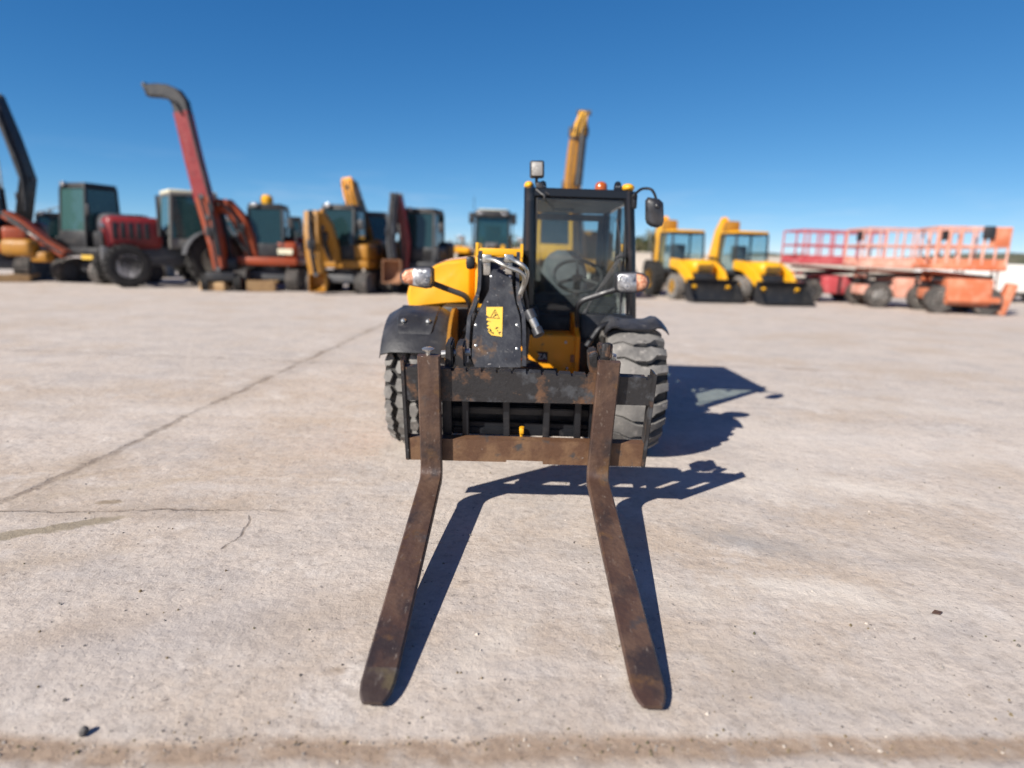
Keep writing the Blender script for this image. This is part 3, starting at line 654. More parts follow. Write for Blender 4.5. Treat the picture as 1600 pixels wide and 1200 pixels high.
# yellow caps, lifting eyes
for x, y, sx, dz in ((826.5, 290, .034, 0), (981, 294, .046, 0)):
    mb = MB(); p = P(x, y, YC + .06); mb.ball(p, .05, (sx / .05, 1.3, .60), 3); mb.build('corner_cap', 'yellow_paint', cab)
for x, y in ((848, 291), (965, 292)):
    mb = MB(); p = P(x, y + 5, YC + .03); w2 = .024
    arc = [V((p.x + w2 * math.cos(a), p.y, p.z + .035 + w2 * math.sin(a))) for a in [i * math.pi / 8 for i in range(9)]]
    mb.prism([V((p.x - w2 * 1.2, p.y, p.z - .01))] + [V((p.x + w2 * 1.2, p.y, p.z - .01))] + arc, (0, .014, 0)); eye = mb.build('lifting_eye', 'post_paint', cab)
    mb = MB()
    for dx in (-.009, .009): mb.lathe([(.0045, 0), (.0045, .004), (0, .004)], V((p.x + dx, p.y, p.z + .022)), (0, -1, 0), 8)
    mb.build('eye_bolts', 'bolt_metal', eye)
# work light
mb = MB(); p = P(839, 265, YC - .02); mb.box(p, (.098, .075, .112), rot=Matrix.Rotation(R(-2), 3, 'Y'), bev=.014, seg=3); mb.tube([p + V((0, .01, -.05)), p + V((0, .015, -.085)), P(840, 293, YC)], .011, 8); mb.box(P(843, 290, YC), (.05, .04, .05), bev=.01)
wl = mb.build('work_light', 'black_plastic', cab)
mb = MB(); mb.box(p + V((0, -.0385, 0)), (.074, .006, .088), rot=Matrix.Rotation(R(-2), 3, 'Y'), bev=.003); mb.build('lens', 'work_lens', wl)
mb = MB(); mb.tube(pp([(838, 296, YC - .03), (846, 303, YC - .06), (851, 306, YC - .07), (850, 311, YC - .07)]), .006, 6, fr=.02); mb.tube(pp([(852, 300, YC - .04), (858, 304, YC - .05)]), .006, 6); mb.build('lamp_cable', 'black_plastic', wl)
# beacon
mb = MB(); p = P(939, 297, 5.3); mb.lathe([(.05, 0), (.05, .045), (.047, .068), (.036, .085), (.015, .094), (0, .095)], p - V((0, 0, .03)), (0, 0, 1), 20); bc = mb.build('beacon', 'amber_plastic', cab, ang=60)
mb = MB(); mb.lathe([(.055, -.05), (.055, 0), (.0, 0)], p - V((0, 0, .03)), (0, 0, 1), 20); mb.build('beacon_base', 'black_plastic', bc)
# mirror
mb = MB(); YM = 4.42
mb.tube(pp([(989, 320, YC - .03), (992, 303, 4.52), (1003, 294, 4.46), (1018, 295, YM), (1024, 305, YM), (1026, 318, YM)]), .0095, 8, fr=.05); mb.box(P(991, 315, YC - .05), (.035, .05, .10), bev=.01)
ma = mb.build('mirror_arm', 'black_paint', cab)
mb = MB(); o8 = [(1009, 313), (1013, 308), (1030, 311), (1036, 317), (1037, 345), (1034, 353), (1028, 356), (1018, 354), (1011, 349), (1009, 342)]
cc = V((0, 0, 0)); f0 = [P(x, y, YM) for x, y in o8]; cc = sum(f0, V()) / len(f0)
mb.loft([[cc + (q - cc) * .80 + V((0, -.035, 0)) for q in f0], [cc + (q - cc) * .96 + V((0, -.02, 0)) for q in f0], [q + V((0, .0, 0)) for q in f0], [q + V((0, .022, 0)) for q in f0]])
mb.ball(P(1027, 322, YM - .03), .02, (1, .8, 1)); mb.build('mirror', 'black_plastic', cab, ang=50)
# more hoses between the boom head and the cab, and behind the left mudguard
for path, r_ in (([(806, 446, 3.60), (816, 470, 3.66), (818, 505, 3.72), (812, 540, 3.75)], .013), ([(815, 440, 3.62), (823, 468, 3.70), (826, 520, 3.78), (820, 560, 3.8)], .012), ([(745, 470, 3.75), (738, 500, 3.85), (724, 520, 4.0), (712, 560, 4.1)], .013), ([(742, 490, 3.72), (728, 530, 3.8), (718, 575, 3.9)], .011)):
    mb = MB(); mb.tube(pp(path), r_, 8, fr=.12); mb.build('hose', 'black_plastic', ho)
for x, y in ((744, 508), (744, 540), (808, 508), (808, 545), (768, 432), (797, 432)):
    mb = MB(); mb.lathe([(.008, 0), (.008, .004), (.004, .006), (0, .006)], onhead(x, y, .0), (0, -1, .3), 8); mb.build('bolt', 'bolt_metal', ho)
for x, y in ((818, 532), (884, 535), (886, 576)):
    mb = MB(); mb.lathe([(.010, 0), (.010, .004), (.005, .007), (0, .007)], P(x, y, YPn), (0, -1, 0), 8); mb.build('bolt', 'bolt_metal', fp)
# wipers, cables on the right post
mb = MB()
mb.tube(pp([(964, 342, YC - .03), (968, 370, YC - .035), (970, 398, YC - .035)]), .006, 6); mb.tube(pp([(970, 398, YC - .04), (950, 430, YC - .05), (928, 462, YC - .05), (912, 492, YC - .04)]), .006, 6); mb.tube(pp([(972, 400, YC - .04), (958, 425, YC - .05), (930, 462, YC - .045)]), .005, 6)
mb.tube(pp([(962, 404, YC - .04), (970, 398, YC - .05), (977, 400, YC - .05)]), .009, 6); mb.box(P(971, 399, YC - .05), (.035, .03, .03), bev=.008)
mb.tube(pp([(917, 484, YC - .05), (911, 494, YC - .06), (908, 499, YC - .06)]), .016, 8)
mb.tube(pp([(969, 405, YC - .05), (970, 430, YC - .03), (969, 470, YC - .02)]), .007, 6)
mb.build('wiper', 'dark_trim', cab)
mb = MB(); p = P(972, 388, YC + .3); mb.box((xb - .02, YC + .25, p.z), (.02, .05, .06), bev=.008); mb.build('door_handle', 'yellow_paint', cab)
mb = MB(); p = P(960, 474, 4.9); mb.lathe([(.05, -.09), (.055, -.02), (.05, .07), (.02, .09), (0, .09)], (xb - .10, 4.95, p.z), (0, 0, 1), 14); mb.build('fluid_bottle', 'leaf_green', cab)

# ---- headlights on bent arms
def headlight(sgn, pix_out, lens_split, Y, arm):
    mb = MB(); mb.tube(pp(arm), .0185, 10, fr=.09); am = mb.build('lamp_arm', 'black_plastic', tele)
    f0 = [P(x, y, Y) for x, y in pix_out]; cc = sum(f0, V()) / len(f0)
    mb = MB(); mb.loft([[cc + (q - cc) * 1.0 for q in f0], [cc + (q - cc) * 1.06 + V((0, .012, 0)) for q in f0], [cc + (q - cc) * 1.04 + V((0, .05, 0)) for q in f0], [cc + (q - cc) * .7 + V((0, .10, 0)) for q in f0]])
    hl = mb.build('headlight', 'black_plastic', am, ang=50)
    def half(keep, name, mat):
        m = MB(); ring = []
        for i in range(len(pix_out)):
            a, b2 = pix_out[i], pix_out[(i + 1) % len(pix_out)]
            ka, kb = (a[0] - lens_split) * keep >= 0, (b2[0] - lens_split) * keep >= 0
            if ka: ring.append(a)
            if ka != kb: t = (lens_split - a[0]) / (b2[0] - a[0]); ring.append((lens_split, a[1] + (b2[1] - a[1]) * t))
        q = [P(x, y, Y) for x, y in ring]; c2 = sum(q, V()) / len(q)
        m.loft([[cc + (v - cc) * .93 + V((0, -.002, 0)) for v in q], [cc + (v - cc) * .90 + V((0, -.010, 0)) for v in q], [c2 + (cc + (v - cc) * .88 - c2) * .55 + V((0, -.019, 0)) for v in q]])
        m.build(name, mat, hl, ang=60)
    half(1 if sgn < 0 else -1, 'lens', 'lamp_clear')
    for (x, y, r) in (((659, 427, .020), (666, 438, .026), (653, 440, .015)) if sgn < 0 else ((974, 436, .022), (980, 448, .024), (988, 436, .017))):
        m = MB(); c0 = P(x, y, Y - .018); m.lathe([(r, .004), (r * .96, -.003), (r * .82, .001), (r * .35, .006), (r * .22, -.004), (0, -.005)], c0, (0, 1, 0), 16); m.build('reflector', 'lamp_reflector', hl)
    half(-1 if sgn < 0 else 1, 'indicator', 'lamp_amber')
lo_ = [(626, 428), (632, 421), (646, 418), (672, 417.5), (676.5, 421), (677, 444), (673, 449), (664, 450), (643, 446), (630, 442), (626, 436)]
headlight(-1, lo_, 645, 3.95, [(672, 441, 4.03), (700, 452, 4.05), (728, 462, 4.06), (735, 475, 4.10), (733, 500, 4.3), (733, 540, 4.4)])
ro_ = [(962.5, 430), (967, 426), (990, 425.5), (1004, 427.5), (1012, 433), (1014.5, 441), (1012, 449), (1003, 455), (985, 458), (968, 457), (963, 452)]
headlight(1, ro_, 995, 4.05, [(964, 452, 4.15), (940, 459, 4.2), (908, 470, 4.22), (901, 480, 4.26), (902, 510, 4.30)])

# ---- carriage and forks
HL = P(674, 741, 2.93); TLt = G(582, 1097, .026)       # heel and tip of the left fork
HR = P(934, 746, 2.93); TRt = G(1020, 1103, .026)
slope = math.asin(max(.02, (HL.z - .02) / (HL - TLt).length))
U = V((0, -math.sin(slope), math.cos(slope))); Fd = V((0, -math.cos(slope), -math.sin(slope)))
PN = Fd                                                    # carriage plane normal
def fork(H, T, topx, topy, name='fork'):
    top = hit(topx, topy, H, PN); w = .102
    m = MB(); fw = (T - H); L = fw.length; fw.normalize(); sh = (top - H); Ls = sh.length; sh.normalize()
    side = V((1, 0, 0))
    def ring(c, up, wd, th, tip=0):
        s_ = (side - up * side.dot(up)).normalized(); c1 = .006
        a = wd / 2; return [c + s_ * x + up * y for x, y in ((-a, -c1), (-a + c1, 0), (a - c1, 0), (a, -c1), (a, -th + c1), (a - c1, -th), (-a + c1, -th), (-a, -th + c1))]
    rings = []
    nb = fw.cross(side).normalized(); nb = nb if nb.z > 0 else -nb          # up-facing normal of the blade
    ns = sh.cross(side).normalized(); ns = ns if ns.y < 0 else -ns          # front-facing normal of the shank
    r = .045
    for k in range(5): rings.append(ring(H + sh * (Ls + (r * 1.2 - Ls) * k / 4), ns, w, .042))
    for k in range(1, 6):
        t = k / 6; p = (H + sh * r * 1.2) * (1 - t) ** 2 + H * 2 * t * (1 - t) + (H + fw * r * 1.2) * t * t
        rings.append(ring(p, (ns * (1 - t) + nb * t).normalized(), w, .042 + .016 * math.sin(math.pi * t)))
    for q, wd, th in ((r * 1.2, w, .042), (.3, w, .040), (.6, w, .034), (.85, w, .025), (L - .13, w, .018), (L - .075, w * .985, .015), (L - .04, w * .90, .014), (L - .015, w * .74, .013), (L, w * .58, .011)):
        rings.append(ring(H + fw * q, nb, wd, th))
    if H.x > 0: m.loft(rings); return m.build(name, 'fork_steel', tele, ang=30)
    m.loft(rings[:-4]); fo = m.build(name, 'fork_steel', tele, ang=30)
    m = MB(); m.loft(rings[-5:]); m.build('fork_tip', 'scraped_steel', fo, ang=30); return fo
fl = fork(HL, TLt, 669, 557); fork(HR, TRt, 953, 567)
# locking pin on the left fork
mb = MB(); p = hit(668, 556, HL, PN); mb.tube([p - Fd * .03 - U * .02, p - Fd * .03 + U * .022], .012, 10); mb.lathe([(.004, 0), (.026, .003), (.029, .010), (.022, .014), (0, .015)], p - Fd * .03 + U * .015, U, 14); mb.build('locking_pin', 'silver_metal', fl)
mb = MB(); p = hit(950, 560, HR, PN) ; mb.box(p - Fd * .05 + U * .02, (.05, .03, .07), bev=.008); mb.tube([p - Fd * .04 + V((.0, 0, .0)), p - Fd * .04 + U * .06], .014, 8); mb.build('locking_pin', 'carriage_steel', fl)
B0 = HL - Fd * .048                                        # front face of the beams
def CP(x, y, d=0): return hit(x, y, B0 - Fd * d, PN)
carr = MB()
def bar(pix, th): carr.prism([CP(x, y) for x, y in pix], -Fd * th, bev=.004)
top = [(629, 573)]
for k in range(16):                                        # notches along the upper edge
    x = 660 + k * 23.5; y = 573 + (x - 629) * .046
    if 690 < x < 925 or x > 990: top += [(x - 3, y), (x - 2, y + 3.4), (x + 2, y + 3.5), (x + 3, y + .2)]
top += [(1024, 591.5), (1019, 634), (930, 631.5), (633, 625)]
carr.prism([CP(x, y) for x, y in top], -Fd * .05)
co2 = carr.build('fork_carriage', 'carriage_steel', tele)
mb = MB(); mb.prism([CP(*q) for q in ((636, 684), (1008, 694), (1006, 729), (848, 725.5), (848, 721), (791, 719), (791, 722), (637, 718))], -Fd * .05); mb.build('lower_beam', 'lower_beam_steel', co2)
for pts in ([(625, 561), (631, 566), (640, 719), (634, 719)], [(1021, 583), (1027.5, 588), (1008, 731), (1002, 731)]):
    mb = MB(); mb.prism([CP(x, y, -.008) for x, y in pts], -Fd * .075, bev=.003); mb.build('side_plate', 'carriage_steel', co2)
# back frame: uprights, cross bars, hooks
mb = MB()
for x in (697, 726, 790, 856, 905, 930): 
    w2 = 7 if x in (697, 930) else 5
    mb.prism([CP(x - w2, 590, .053), (CP(x + w2, 590, .053)), CP(x + w2 + (2 if x < 800 else -3), 690, .053), CP(x - w2 + (2 if x < 800 else -3), 690, .053)], -Fd * .06, bev=.004)
for y, h_, d_ in ((615, 8, .115), (640, 5, .12), (662, 4, .12), (672, 5, .10)):
    mb.prism([CP(692, y - h_, d_), CP(934, y - h_ + 7, d_), CP(934, y + h_ + 7, d_), CP(692, y + h_, d_)], -Fd * .05, bev=.004)
mb.prism([CP(700, 600, .19), CP(926, 606, .19), CP(926, 668, .19), CP(700, 660, .19)], -Fd * .02)
mb.build('back_frame', 'black_paint', co2)
for l in ([(712, 541), (725, 541), (727, 577), (712, 577)], [(696, 538), (706, 538), (708, 577), (695, 577)], [(921, 556), (935, 552), (936, 585), (922, 585)], [(938, 545), (952, 549), (955, 580), (938, 582)]):
    mb = MB(); mb.prism([CP(x, y, .055) for x, y in l], -Fd * .14, bev=.008)
    mb.build('hitch_hook', 'carriage_steel', co2)
mb = MB(); mb.tube([CP(690, 553, .12), CP(735, 550, .12)], .018, 10); mb.build('hitch_pin', 'bolt_metal', co2); mb = MB(); mb.tube([CP(935, 563, .1), CP(962, 562, .1)], .020, 10); mb.build('hitch_pin', 'bolt_metal', co2)
for x in (951, 958): mb = MB(); mb.lathe([(.018, 0), (.018, .02), (.010, .03), (0, .03)], CP(x, 557, .10), Fd, 6); mb.build('hitch_nut', 'silver_metal', co2)
mb = MB(); p = CP(815, 673, .08); mb.box(p, (.022, .03, .03), bev=.006); mb.tube([p, p + U * .02], .012, 8); mb.tube([p - U * .06, p], .008, 8); mb.build('lock_pin', 'yellow_paint', co2)

# ------------------------------------------------------------------ machines in the background
def yawM(root, deg): return Matrix.Translation(root) @ Matrix.Rotation(R(deg), 4, 'Z')
def end(px, py): p = G(px, py); return p, p.y
def simple_wheel(M, c, r, w, rim, parent, axis=(1, 0, 0), tyre='rubber', lug=True):
    t = MB(M); ax = V(axis); a = ax.orthogonal().normalized(); b = ax.cross(a); c = V(c)
    t.lathe([(r * .55, -w * .42), (r * .8, -w * .5), (r * .95, -w * .44), (r * .97, 0), (r * .95, w * .44), (r * .8, w * .5), (r * .55, w * .42)], c, axis, 28)
    if lug:
        n = 20
        for k in range(n):
            for s in (-1, 1):
                th = (k + .25 * s) * 2 * math.pi / n; d_ = a * math.cos(th) + b * math.sin(th); tg = -a * math.sin(th) + b * math.cos(th)
                p = c + d_ * r * .965 + ax * (s * w * .24)
                q = [p + ax * (w * .23 * i) + tg * (r * .05 * j + s * i * r * .05) for i, j in ((-1, -1), (1, -1), (1, 1), (-1, 1))]
                t.prism(q, d_ * r * .05)
    wo = t.build('wheel', tyre, parent)
    m = MB(M)
    for s in (-1, 1): m.lathe([(r * .55, s * w * .42), (r * .5, s * w * .30), (r * .22, s * w * .18), (r * .2, s * w * .30), (0, s * w * .30)], c, axis, 20)
    m.build('rim', rim, wo)
def cab_unit(M, c, w, d_, h, parent, frame='machine_black', roof='machine_black', pane='tinted_glass', skirt=.28, lean=0):
    """cab standing on c (centre of its floor), front towards local -Y"""
    c = V(c); m = MB(M); t = .07; lf = [(-w / 2, -d_ / 2), (w / 2, -d_ / 2), (w / 2, d_ / 2), (-w / 2, d_ / 2)]
    for i, (x, y) in enumerate(lf):
        ty = y + (lean if y < 0 else 0); m.beam([c + V((x, y, 0)), c + V((x * .95, ty * .94, h))], t, t, side=(1, 0, 0))
    m.box(c + V((0, 0, h * skirt / 2)), (w, d_, h * skirt), bev=.03)
    m.box(c + V((0, lean / 2, h)), (w, d_ - abs(lean) * .8, .08), bev=.03)
    co = m.build('cab', frame, parent)
    r = MB(M); r.box(c + V((0, lean / 2, h + .075)), (w * .98, (d_ - abs(lean)) * 1.0, .09), bev=.035); r.build('roof', roof, co)
    z0, z1 = h * skirt, h - .05
    for i in range(4):
        (xa_, ya), (xb_, yb) = lf[i], lf[(i + 1) % 4]; g_ = MB(M); k = .03
        def at(x, y, z):
            f = z / h; return c + V((x * (1 - .05 * f), (y + (lean * f if y < 0 else 0)) * (1 - .06 * f), z))
        q = [at(xa_, ya, z0), at(xb_, yb, z0), at(xb_, yb, z1), at(xa_, ya, z1)]
        n = (q[1] - q[0]).cross(q[3] - q[0]).normalized() * .012
        g_.prism(q, n); g_.build('window', pane, co)
    s_ = MB(M); s_.box(c + V((0, .1, h * .36)), (w * .5, .45, .14), bev=.05); s_.box(c + V((0, .32, h * .56)), (w * .48, .14, h * .34), bev=.05); s_.build('seat', 'grey_fabric', co)
    return co
def track(M, cx, L, r, w, parent, y0=0):
    out = [(y0 - L / 2 + r - r * math.sin(a), r + r * math.cos(a)) for a in [i * math.pi / 8 for i in range(9)]] + [(y0 + L / 2 - r + r * math.sin(a), r - r * math.cos(a)) for a in [i * math.pi / 8 for i in range(9)]]
    m = MB(M); m.prism([(cx - w / 2, y, z) for y, z in out], (w, 0, 0))
    pts = []; nn = len(out)
    for i in range(nn):
        (ya, za), (yb, zb_) = out[i], out[(i + 1) % nn]; l = math.hypot(yb - ya, zb_ - za); k = max(1, int(l / .13))
        for j in range(k): f = j / k; pts.append((ya + (yb - ya) * f, za + (zb_ - za) * f, math.atan2(zb_ - za, yb - ya)))
    for y, z, a in pts: m.box((cx, y, z), (w * 1.0, .035, .05), rot=Matrix.Rotation(a, 3, 'X'))
    t = m.build('track', 'track_steel', parent)
    for y in (y0 - L / 2 + r, y0 + L / 2 - r, y0 - L / 6, y0 + L / 6):
        m = MB(M); big = abs(y - y0) > L / 4; m.lathe([(0, -w * .56), (r * (.7 if big else .35), -w * .56), (r * (.7 if big else .35), w * .56), (0, w * .56)], (cx, y, r if big else r * .45), (1, 0, 0), 16)
        m.build('roller', 'machine_grey', t)
def jib(name, pts, w, h, mat, parent, side=(1, 0, 0), ram=True):
    m = MB(); m.beam(pts, w, h, side=side); o = m.build(name, mat, parent)
    sd = V(side).normalized(); hm = max(h) if isinstance(h, list) else h; wm = max(w) if isinstance(w, list) else w
    for k in (-.22, .18):
        m = MB(); m.tube([V(p) + sd * wm * k + V((0, -hm * .56, .03)) for p in pts], .022, 6); m.build('hose', 'machine_black', o)
    for p in (pts[0], pts[len(pts) // 2], pts[-1]):
        m = MB(); p = V(p); m.tube([p - sd * wm * .62, p + sd * wm * .62], hm * .16, 10); m.build('pin', 'machine_grey', o)
    p = V(pts[len(pts) // 2]); q_ = V(pts[len(pts) // 2 - 1]); m = MB(); c_ = p.lerp(q_, .5) - sd * wm * .53; m.box(c_ + V((0, -hm * .2, 0)), (.05, .26, .22) if abs(sd.x) > .5 else (.22, .05, .26), bev=.01); m.build('mount_plate', 'machine_black', o)
    if ram and len(pts) > 1:
        a, b = V(pts[0]), V(pts[-1]); off = V((0, -1, 0)) * ((h if not isinstance(h, list) else max(h)) * .62)
        m = MB(); p, q = a.lerp(b, .12) + off, a.lerp(b, .62) + off; m.tube([p, p.lerp(q, .6)], .05, 8); m.tube([p.lerp(q, .6), q], .028, 8, mat=1); m.build('ram', ['machine_black', 'silver_metal'], o)
    return o
def bucket_local(M, c, w, r, mat, parent, name='bucket', ang=0):
    """open digging bucket: curved shell with side cheeks"""
    c = V(c); m = MB(M); prof = [(math.cos(a) * r, math.sin(a) * r) for a in [R(ang - 100 + i * 22) for i in range(10)]]
    o_ = [c + V((-w / 2, y, z)) for y, z in prof]; i_ = [c + V((-w / 2, y * .93, z * .93)) for y, z in prof]
    m.prism(o_ + i_[::-1], (w, 0, 0))
    for x in (-w / 2 - .02, w / 2): m.prism([c + V((x, y, z)) for y, z in prof], (.02, 0, 0))
    for k in range(5):
        x = -w / 2 + w * (k + .5) / 5; y, z = prof[0]; m.box(c + V((x, y, z)), (w * .07, .10, .05))
    return m.build(name, mat, parent)

def loader_bucket(M, c, w, h, d_, mat, parent):
    """wide loader bucket standing on the ground, mouth towards local -Y"""
    c = V(c); m = MB(M); prof = [(-d_, .02), (-.05, .0), (.10, .06), (.16, h * .45), (.10, h * .85), (-.02, h)]
    inn = [(y - .045, z + .045 if i < 2 else z - .005) for i, (y, z) in enumerate(prof)]
    m.prism([c + V((-w / 2, y, z)) for y, z in prof] + [c + V((-w / 2, y, z)) for y, z in inn[::-1]], (w, 0, 0))
    for x in (-w / 2 - .02, w / 2): m.prism([c + V((x, y, z)) for y, z in prof], (.02, 0, 0))
    m.box(c + V((0, -d_, .02)), (w + .04, .12, .03)); m.box(c + V((0, .02, h - .02)), (w + .04, .10, .06), bev=.01)
    return m.build('bucket', mat, parent)
def excavator(px, py, yaw, label, body, cabf='machine_black', glass_='tinted_glass', sc=1.0, boom=(), stick=(), bw=.22, boommat=None, stickmat=None, blade=None, bucket=None, group='excavators in the row', cabx=-.35, beacon=None, cabh=1.55, Y=None, cabw=.98, tr=.30, hood=True, bucketmat='sand_steel', name='excavator', bend=(1, 0, 0)):
    root = G(px, py) if Y is None else P(px, py, Y); root.z = 0
    t = thing(name, root, label, 'excavator', group)
    M = yawM(root, yaw) @ Matrix.Scale(sc, 4)
    track(M, -.72, 2.1, tr, .34, t); track(M, .72, 2.1, tr, .34, t)
    m = MB(M); m.box((0, 0, tr + .12), (1.15, 1.0, .26), bev=.04); m.lathe([(.42, 0), (.42, .2), (0, .2)], (0, 0, tr + .24), (0, 0, 1), 20); m.build('undercarriage', 'machine_grey', t)
    z0 = tr + .44
    if hood:
        m = MB(M); m.box((0, .12, z0 + .10), (1.72, 1.75, .24), bev=.06); m.box((.02, .75, z0 + .52), (1.68, .72, .66), bev=.14, seg=3); m.box((.52, .0, z0 + .44), (.62, 1.2, .48), bev=.10, seg=3); bo_ = m.build('body', body, t)
        m = MB(M)
        for k in range(6): m.box((.84, .2 + k * .13, z0 + .55), (.05, .05, .3))
        m.build('grille', 'machine_black', bo_)
    co = cab_unit(M, (cabx, -.05, z0 + .22), cabw, 1.1, cabh, t, cabf, cabf, glass_, lean=.12)
    if beacon:
        m = MB(M); m.lathe([(.17, 0), (.19, .18), (.12, .28), (0, .30)], (cabx - .05, 0, z0 + cabh + .33), (0, 0, 1), 16); m.build('beacon', beacon, co)
        m = MB(M); m.tube([(.55, .45, z0 + .65), (.55, .45, z0 + 1.15)], .04, 8); m.build('exhaust', 'machine_black', bo_)
        m = MB(M); m.tube([(.80, -.45, z0 + .25), (.80, -.45, z0 + 1.0), (.80, .55, z0 + 1.05), (.80, .75, z0 + .85)], .018, 6, fr=.1); m.build('handrail', 'machine_grey', bo_)
        m = MB(M); m.box((.50, -.62, z0 + .40), (.42, .05, .16)); m.build('decal', 'cream_paint', bo_)
    m = MB(M)
    m.tube([(cabx + cabw / 2 + .02, -.55, z0 + 1.2), (cabx + cabw / 2 + .22, -.65, z0 + 1.35)], .015, 6); m.box((cabx + cabw / 2 + .25, -.67, z0 + 1.22), (.16, .06, .28), bev=.02); m.build('mirror', 'machine_black', co)
    m = MB(M)
    m.box((cabx - cabw * .28, -.52, z0 + cabh + .30), (.16, .10, .12), bev=.02); m.build('work_light', 'lamp_clear', co)
    bm_ = boommat or body
    bo = st = None
    if boom: bo = jib('boom', boom, bw, bw * 1.5, bm_, t, side=bend)
    if stick: st = jib('stick', stick, bw * .8, bw * 1.2, stickmat or bm_, t, side=bend)
    if blade:
        a, b, hh = blade; m = MB(); a, b = V(a), V(b); n = V((0, .10, 0))
        m.prism([a + V((0, 0, .0)), b, b + V((0, .0, hh)), a + V((0, 0, hh))], n, bev=.02); m.prism([a.lerp(b, .2) + V((0, .1, hh * .3)), a.lerp(b, .8) + V((0, .1, hh * .3)), a.lerp(b, .7) + V((0, 1.1, hh * .6)), a.lerp(b, .3) + V((0, 1.1, hh * .6))], (0, 0, .1))
        m.build('dozer_blade', 'sand_steel', t)
    if bucket:
        p, w_, r_ = bucket; bucket_local(None, p, w_, r_, bucketmat, t)
    return t

# -- left row, from the left edge of the yard towards the telehandler
def PP(*l): return [P(x, y, Y) for x, y, Y in l]
Y = 20.5
t = excavator(8, 436, 20, 'orange excavator at the left end of the row under a bent black boom', 'orange_paint', sc=1.15, cabx=-.5, Y=20.5,
    boom=PP((30, 395, Y + .4), (38, 335, Y), (44, 280, Y), (20, 215, Y), (-8, 150, Y)), boommat='machine_black', stick=PP((10, 335, Y - .8), (40, 352, Y - .8), (72, 378, Y - .8), (104, 398, Y - .8)), stickmat='orange_paint', bw=.30,
    blade=(G(-40, 441), G(47, 441), .22))
m = MB(); p = P(32, 387, 19.2); m.box(p, (.95, .5, .50), bev=.15, seg=3); m.box(p + V((.55, .1, -.25)), (.5, .4, .3), bev=.08); m.build('engine_hood', 'mustard_paint', t)
m = MB(); m.tube(PP((-6, 170, Y - .3), (10, 215, Y - .3), (34, 270, Y - .3), (40, 330, Y - .3)), .05, 8, fr=.6); m.build('hose', 'machine_black', t)

t = excavator(172, 437, -20, 'dark grey excavator with a green tinted cab, left of the red tractor', 'machine_black', sc=1.12, cabx=-.52, cabw=1.0, cabh=1.62, Y=20.8, glass_='teal_glass',
    boom=PP((182, 400, 21.2), (186, 370, 21.5), (176, 348, 21.8)), bw=.26)
m = MB(); p = P(137, 402, 19.6); m.box(p, (.35, .05, .12)); m.build('side_decal', 'sticker_yellow', t)
m = MB(); p = P(178, 368, 20.9); m.box(p, (.9, 1.0, 1.35), rot=Matrix.Rotation(R(-25), 3, 'Z'), bev=.25, seg=3); m.build('engine_hood', 'machine_grey', t)

# red tractor
root = G(262, 446); t = thing('tractor', root, 'dark red farm tractor with a cream roof and big black tyres, parked among the excavators', 'tractor')
M = yawM(root, -50) @ Matrix.Scale(1.12, 4)
for x in (-.80, .80): simple_wheel(M, (x, -1.05, .54), .54, .40, 'white_paint', t); simple_wheel(M, (x, 1.05, .72), .72, .48, 'cream_paint', t)
m = MB(M); m.box((0, -.75, 1.38), (.86, 1.30, .80), bev=.16, seg=3); m.prism([(-.40, -1.38, 1.0), (.40, -1.38, 1.0), (.40, -1.45, 1.3), (.34, -1.38, 1.68), (-.34, -1.38, 1.68), (-.40, -1.45, 1.3)], (0, .2, 0), bev=.03); b = m.build('hood', 'crimson_paint', t)
m = MB(M)
for x in (-.42, .42):
    for k in range(5): m.box((x * 1.03, -1.2 + k * .18, 1.42), (.02, .12, .40), bev=.008)
m.box((0, -1.47, 1.22), (.6, .03, .36), bev=.02); m.build('grille', 'machine_black', b)
m = MB(M)
for x in (-.26, .26): m.lathe([(.09, 0), (.09, .05), (0, .05)], (x, -1.42, 1.52), (0, -1, 0), 12)
m.build('headlights', 'lamp_clear', b)
m = MB(M); m.box((0, -.15, .78), (.5, 2.7, .5), bev=.06); m.tube([(-.8, -1.05, .54), (.8, -1.05, .54)], .09, 10); m.tube([(-.8, 1.05, .72), (.8, 1.05, .72)], .14, 10); m.build('chassis', 'machine_grey', t)
cab_unit(M, (0, .65, 1.0), 1.15, 1.25, 1.42, t, 'cab_trim', 'cream_paint', 'teal_glass', skirt=.2, lean=.05)
for x in (-.80, .80):
    m = MB(M); ar = [(x - .26, 1.05 + .80 * math.cos(a), .72 + .80 * math.sin(a)) for a in [R(10 + i * 16) for i in range(11)]]; ai = [(x - .26, 1.05 + .76 * math.cos(a), .72 + .76 * math.sin(a)) for a in [R(10 + i * 16) for i in range(11)]]
    m.prism(ar + ai[::-1], (.52, 0, 0)); m.build('mudguard', 'machine_grey', t)
m = MB(M); m.tube([(.50, -.2, 1.3), (.50, -.2, 2.35)], .045, 10); m.build('exhaust', 'machine_black', t)

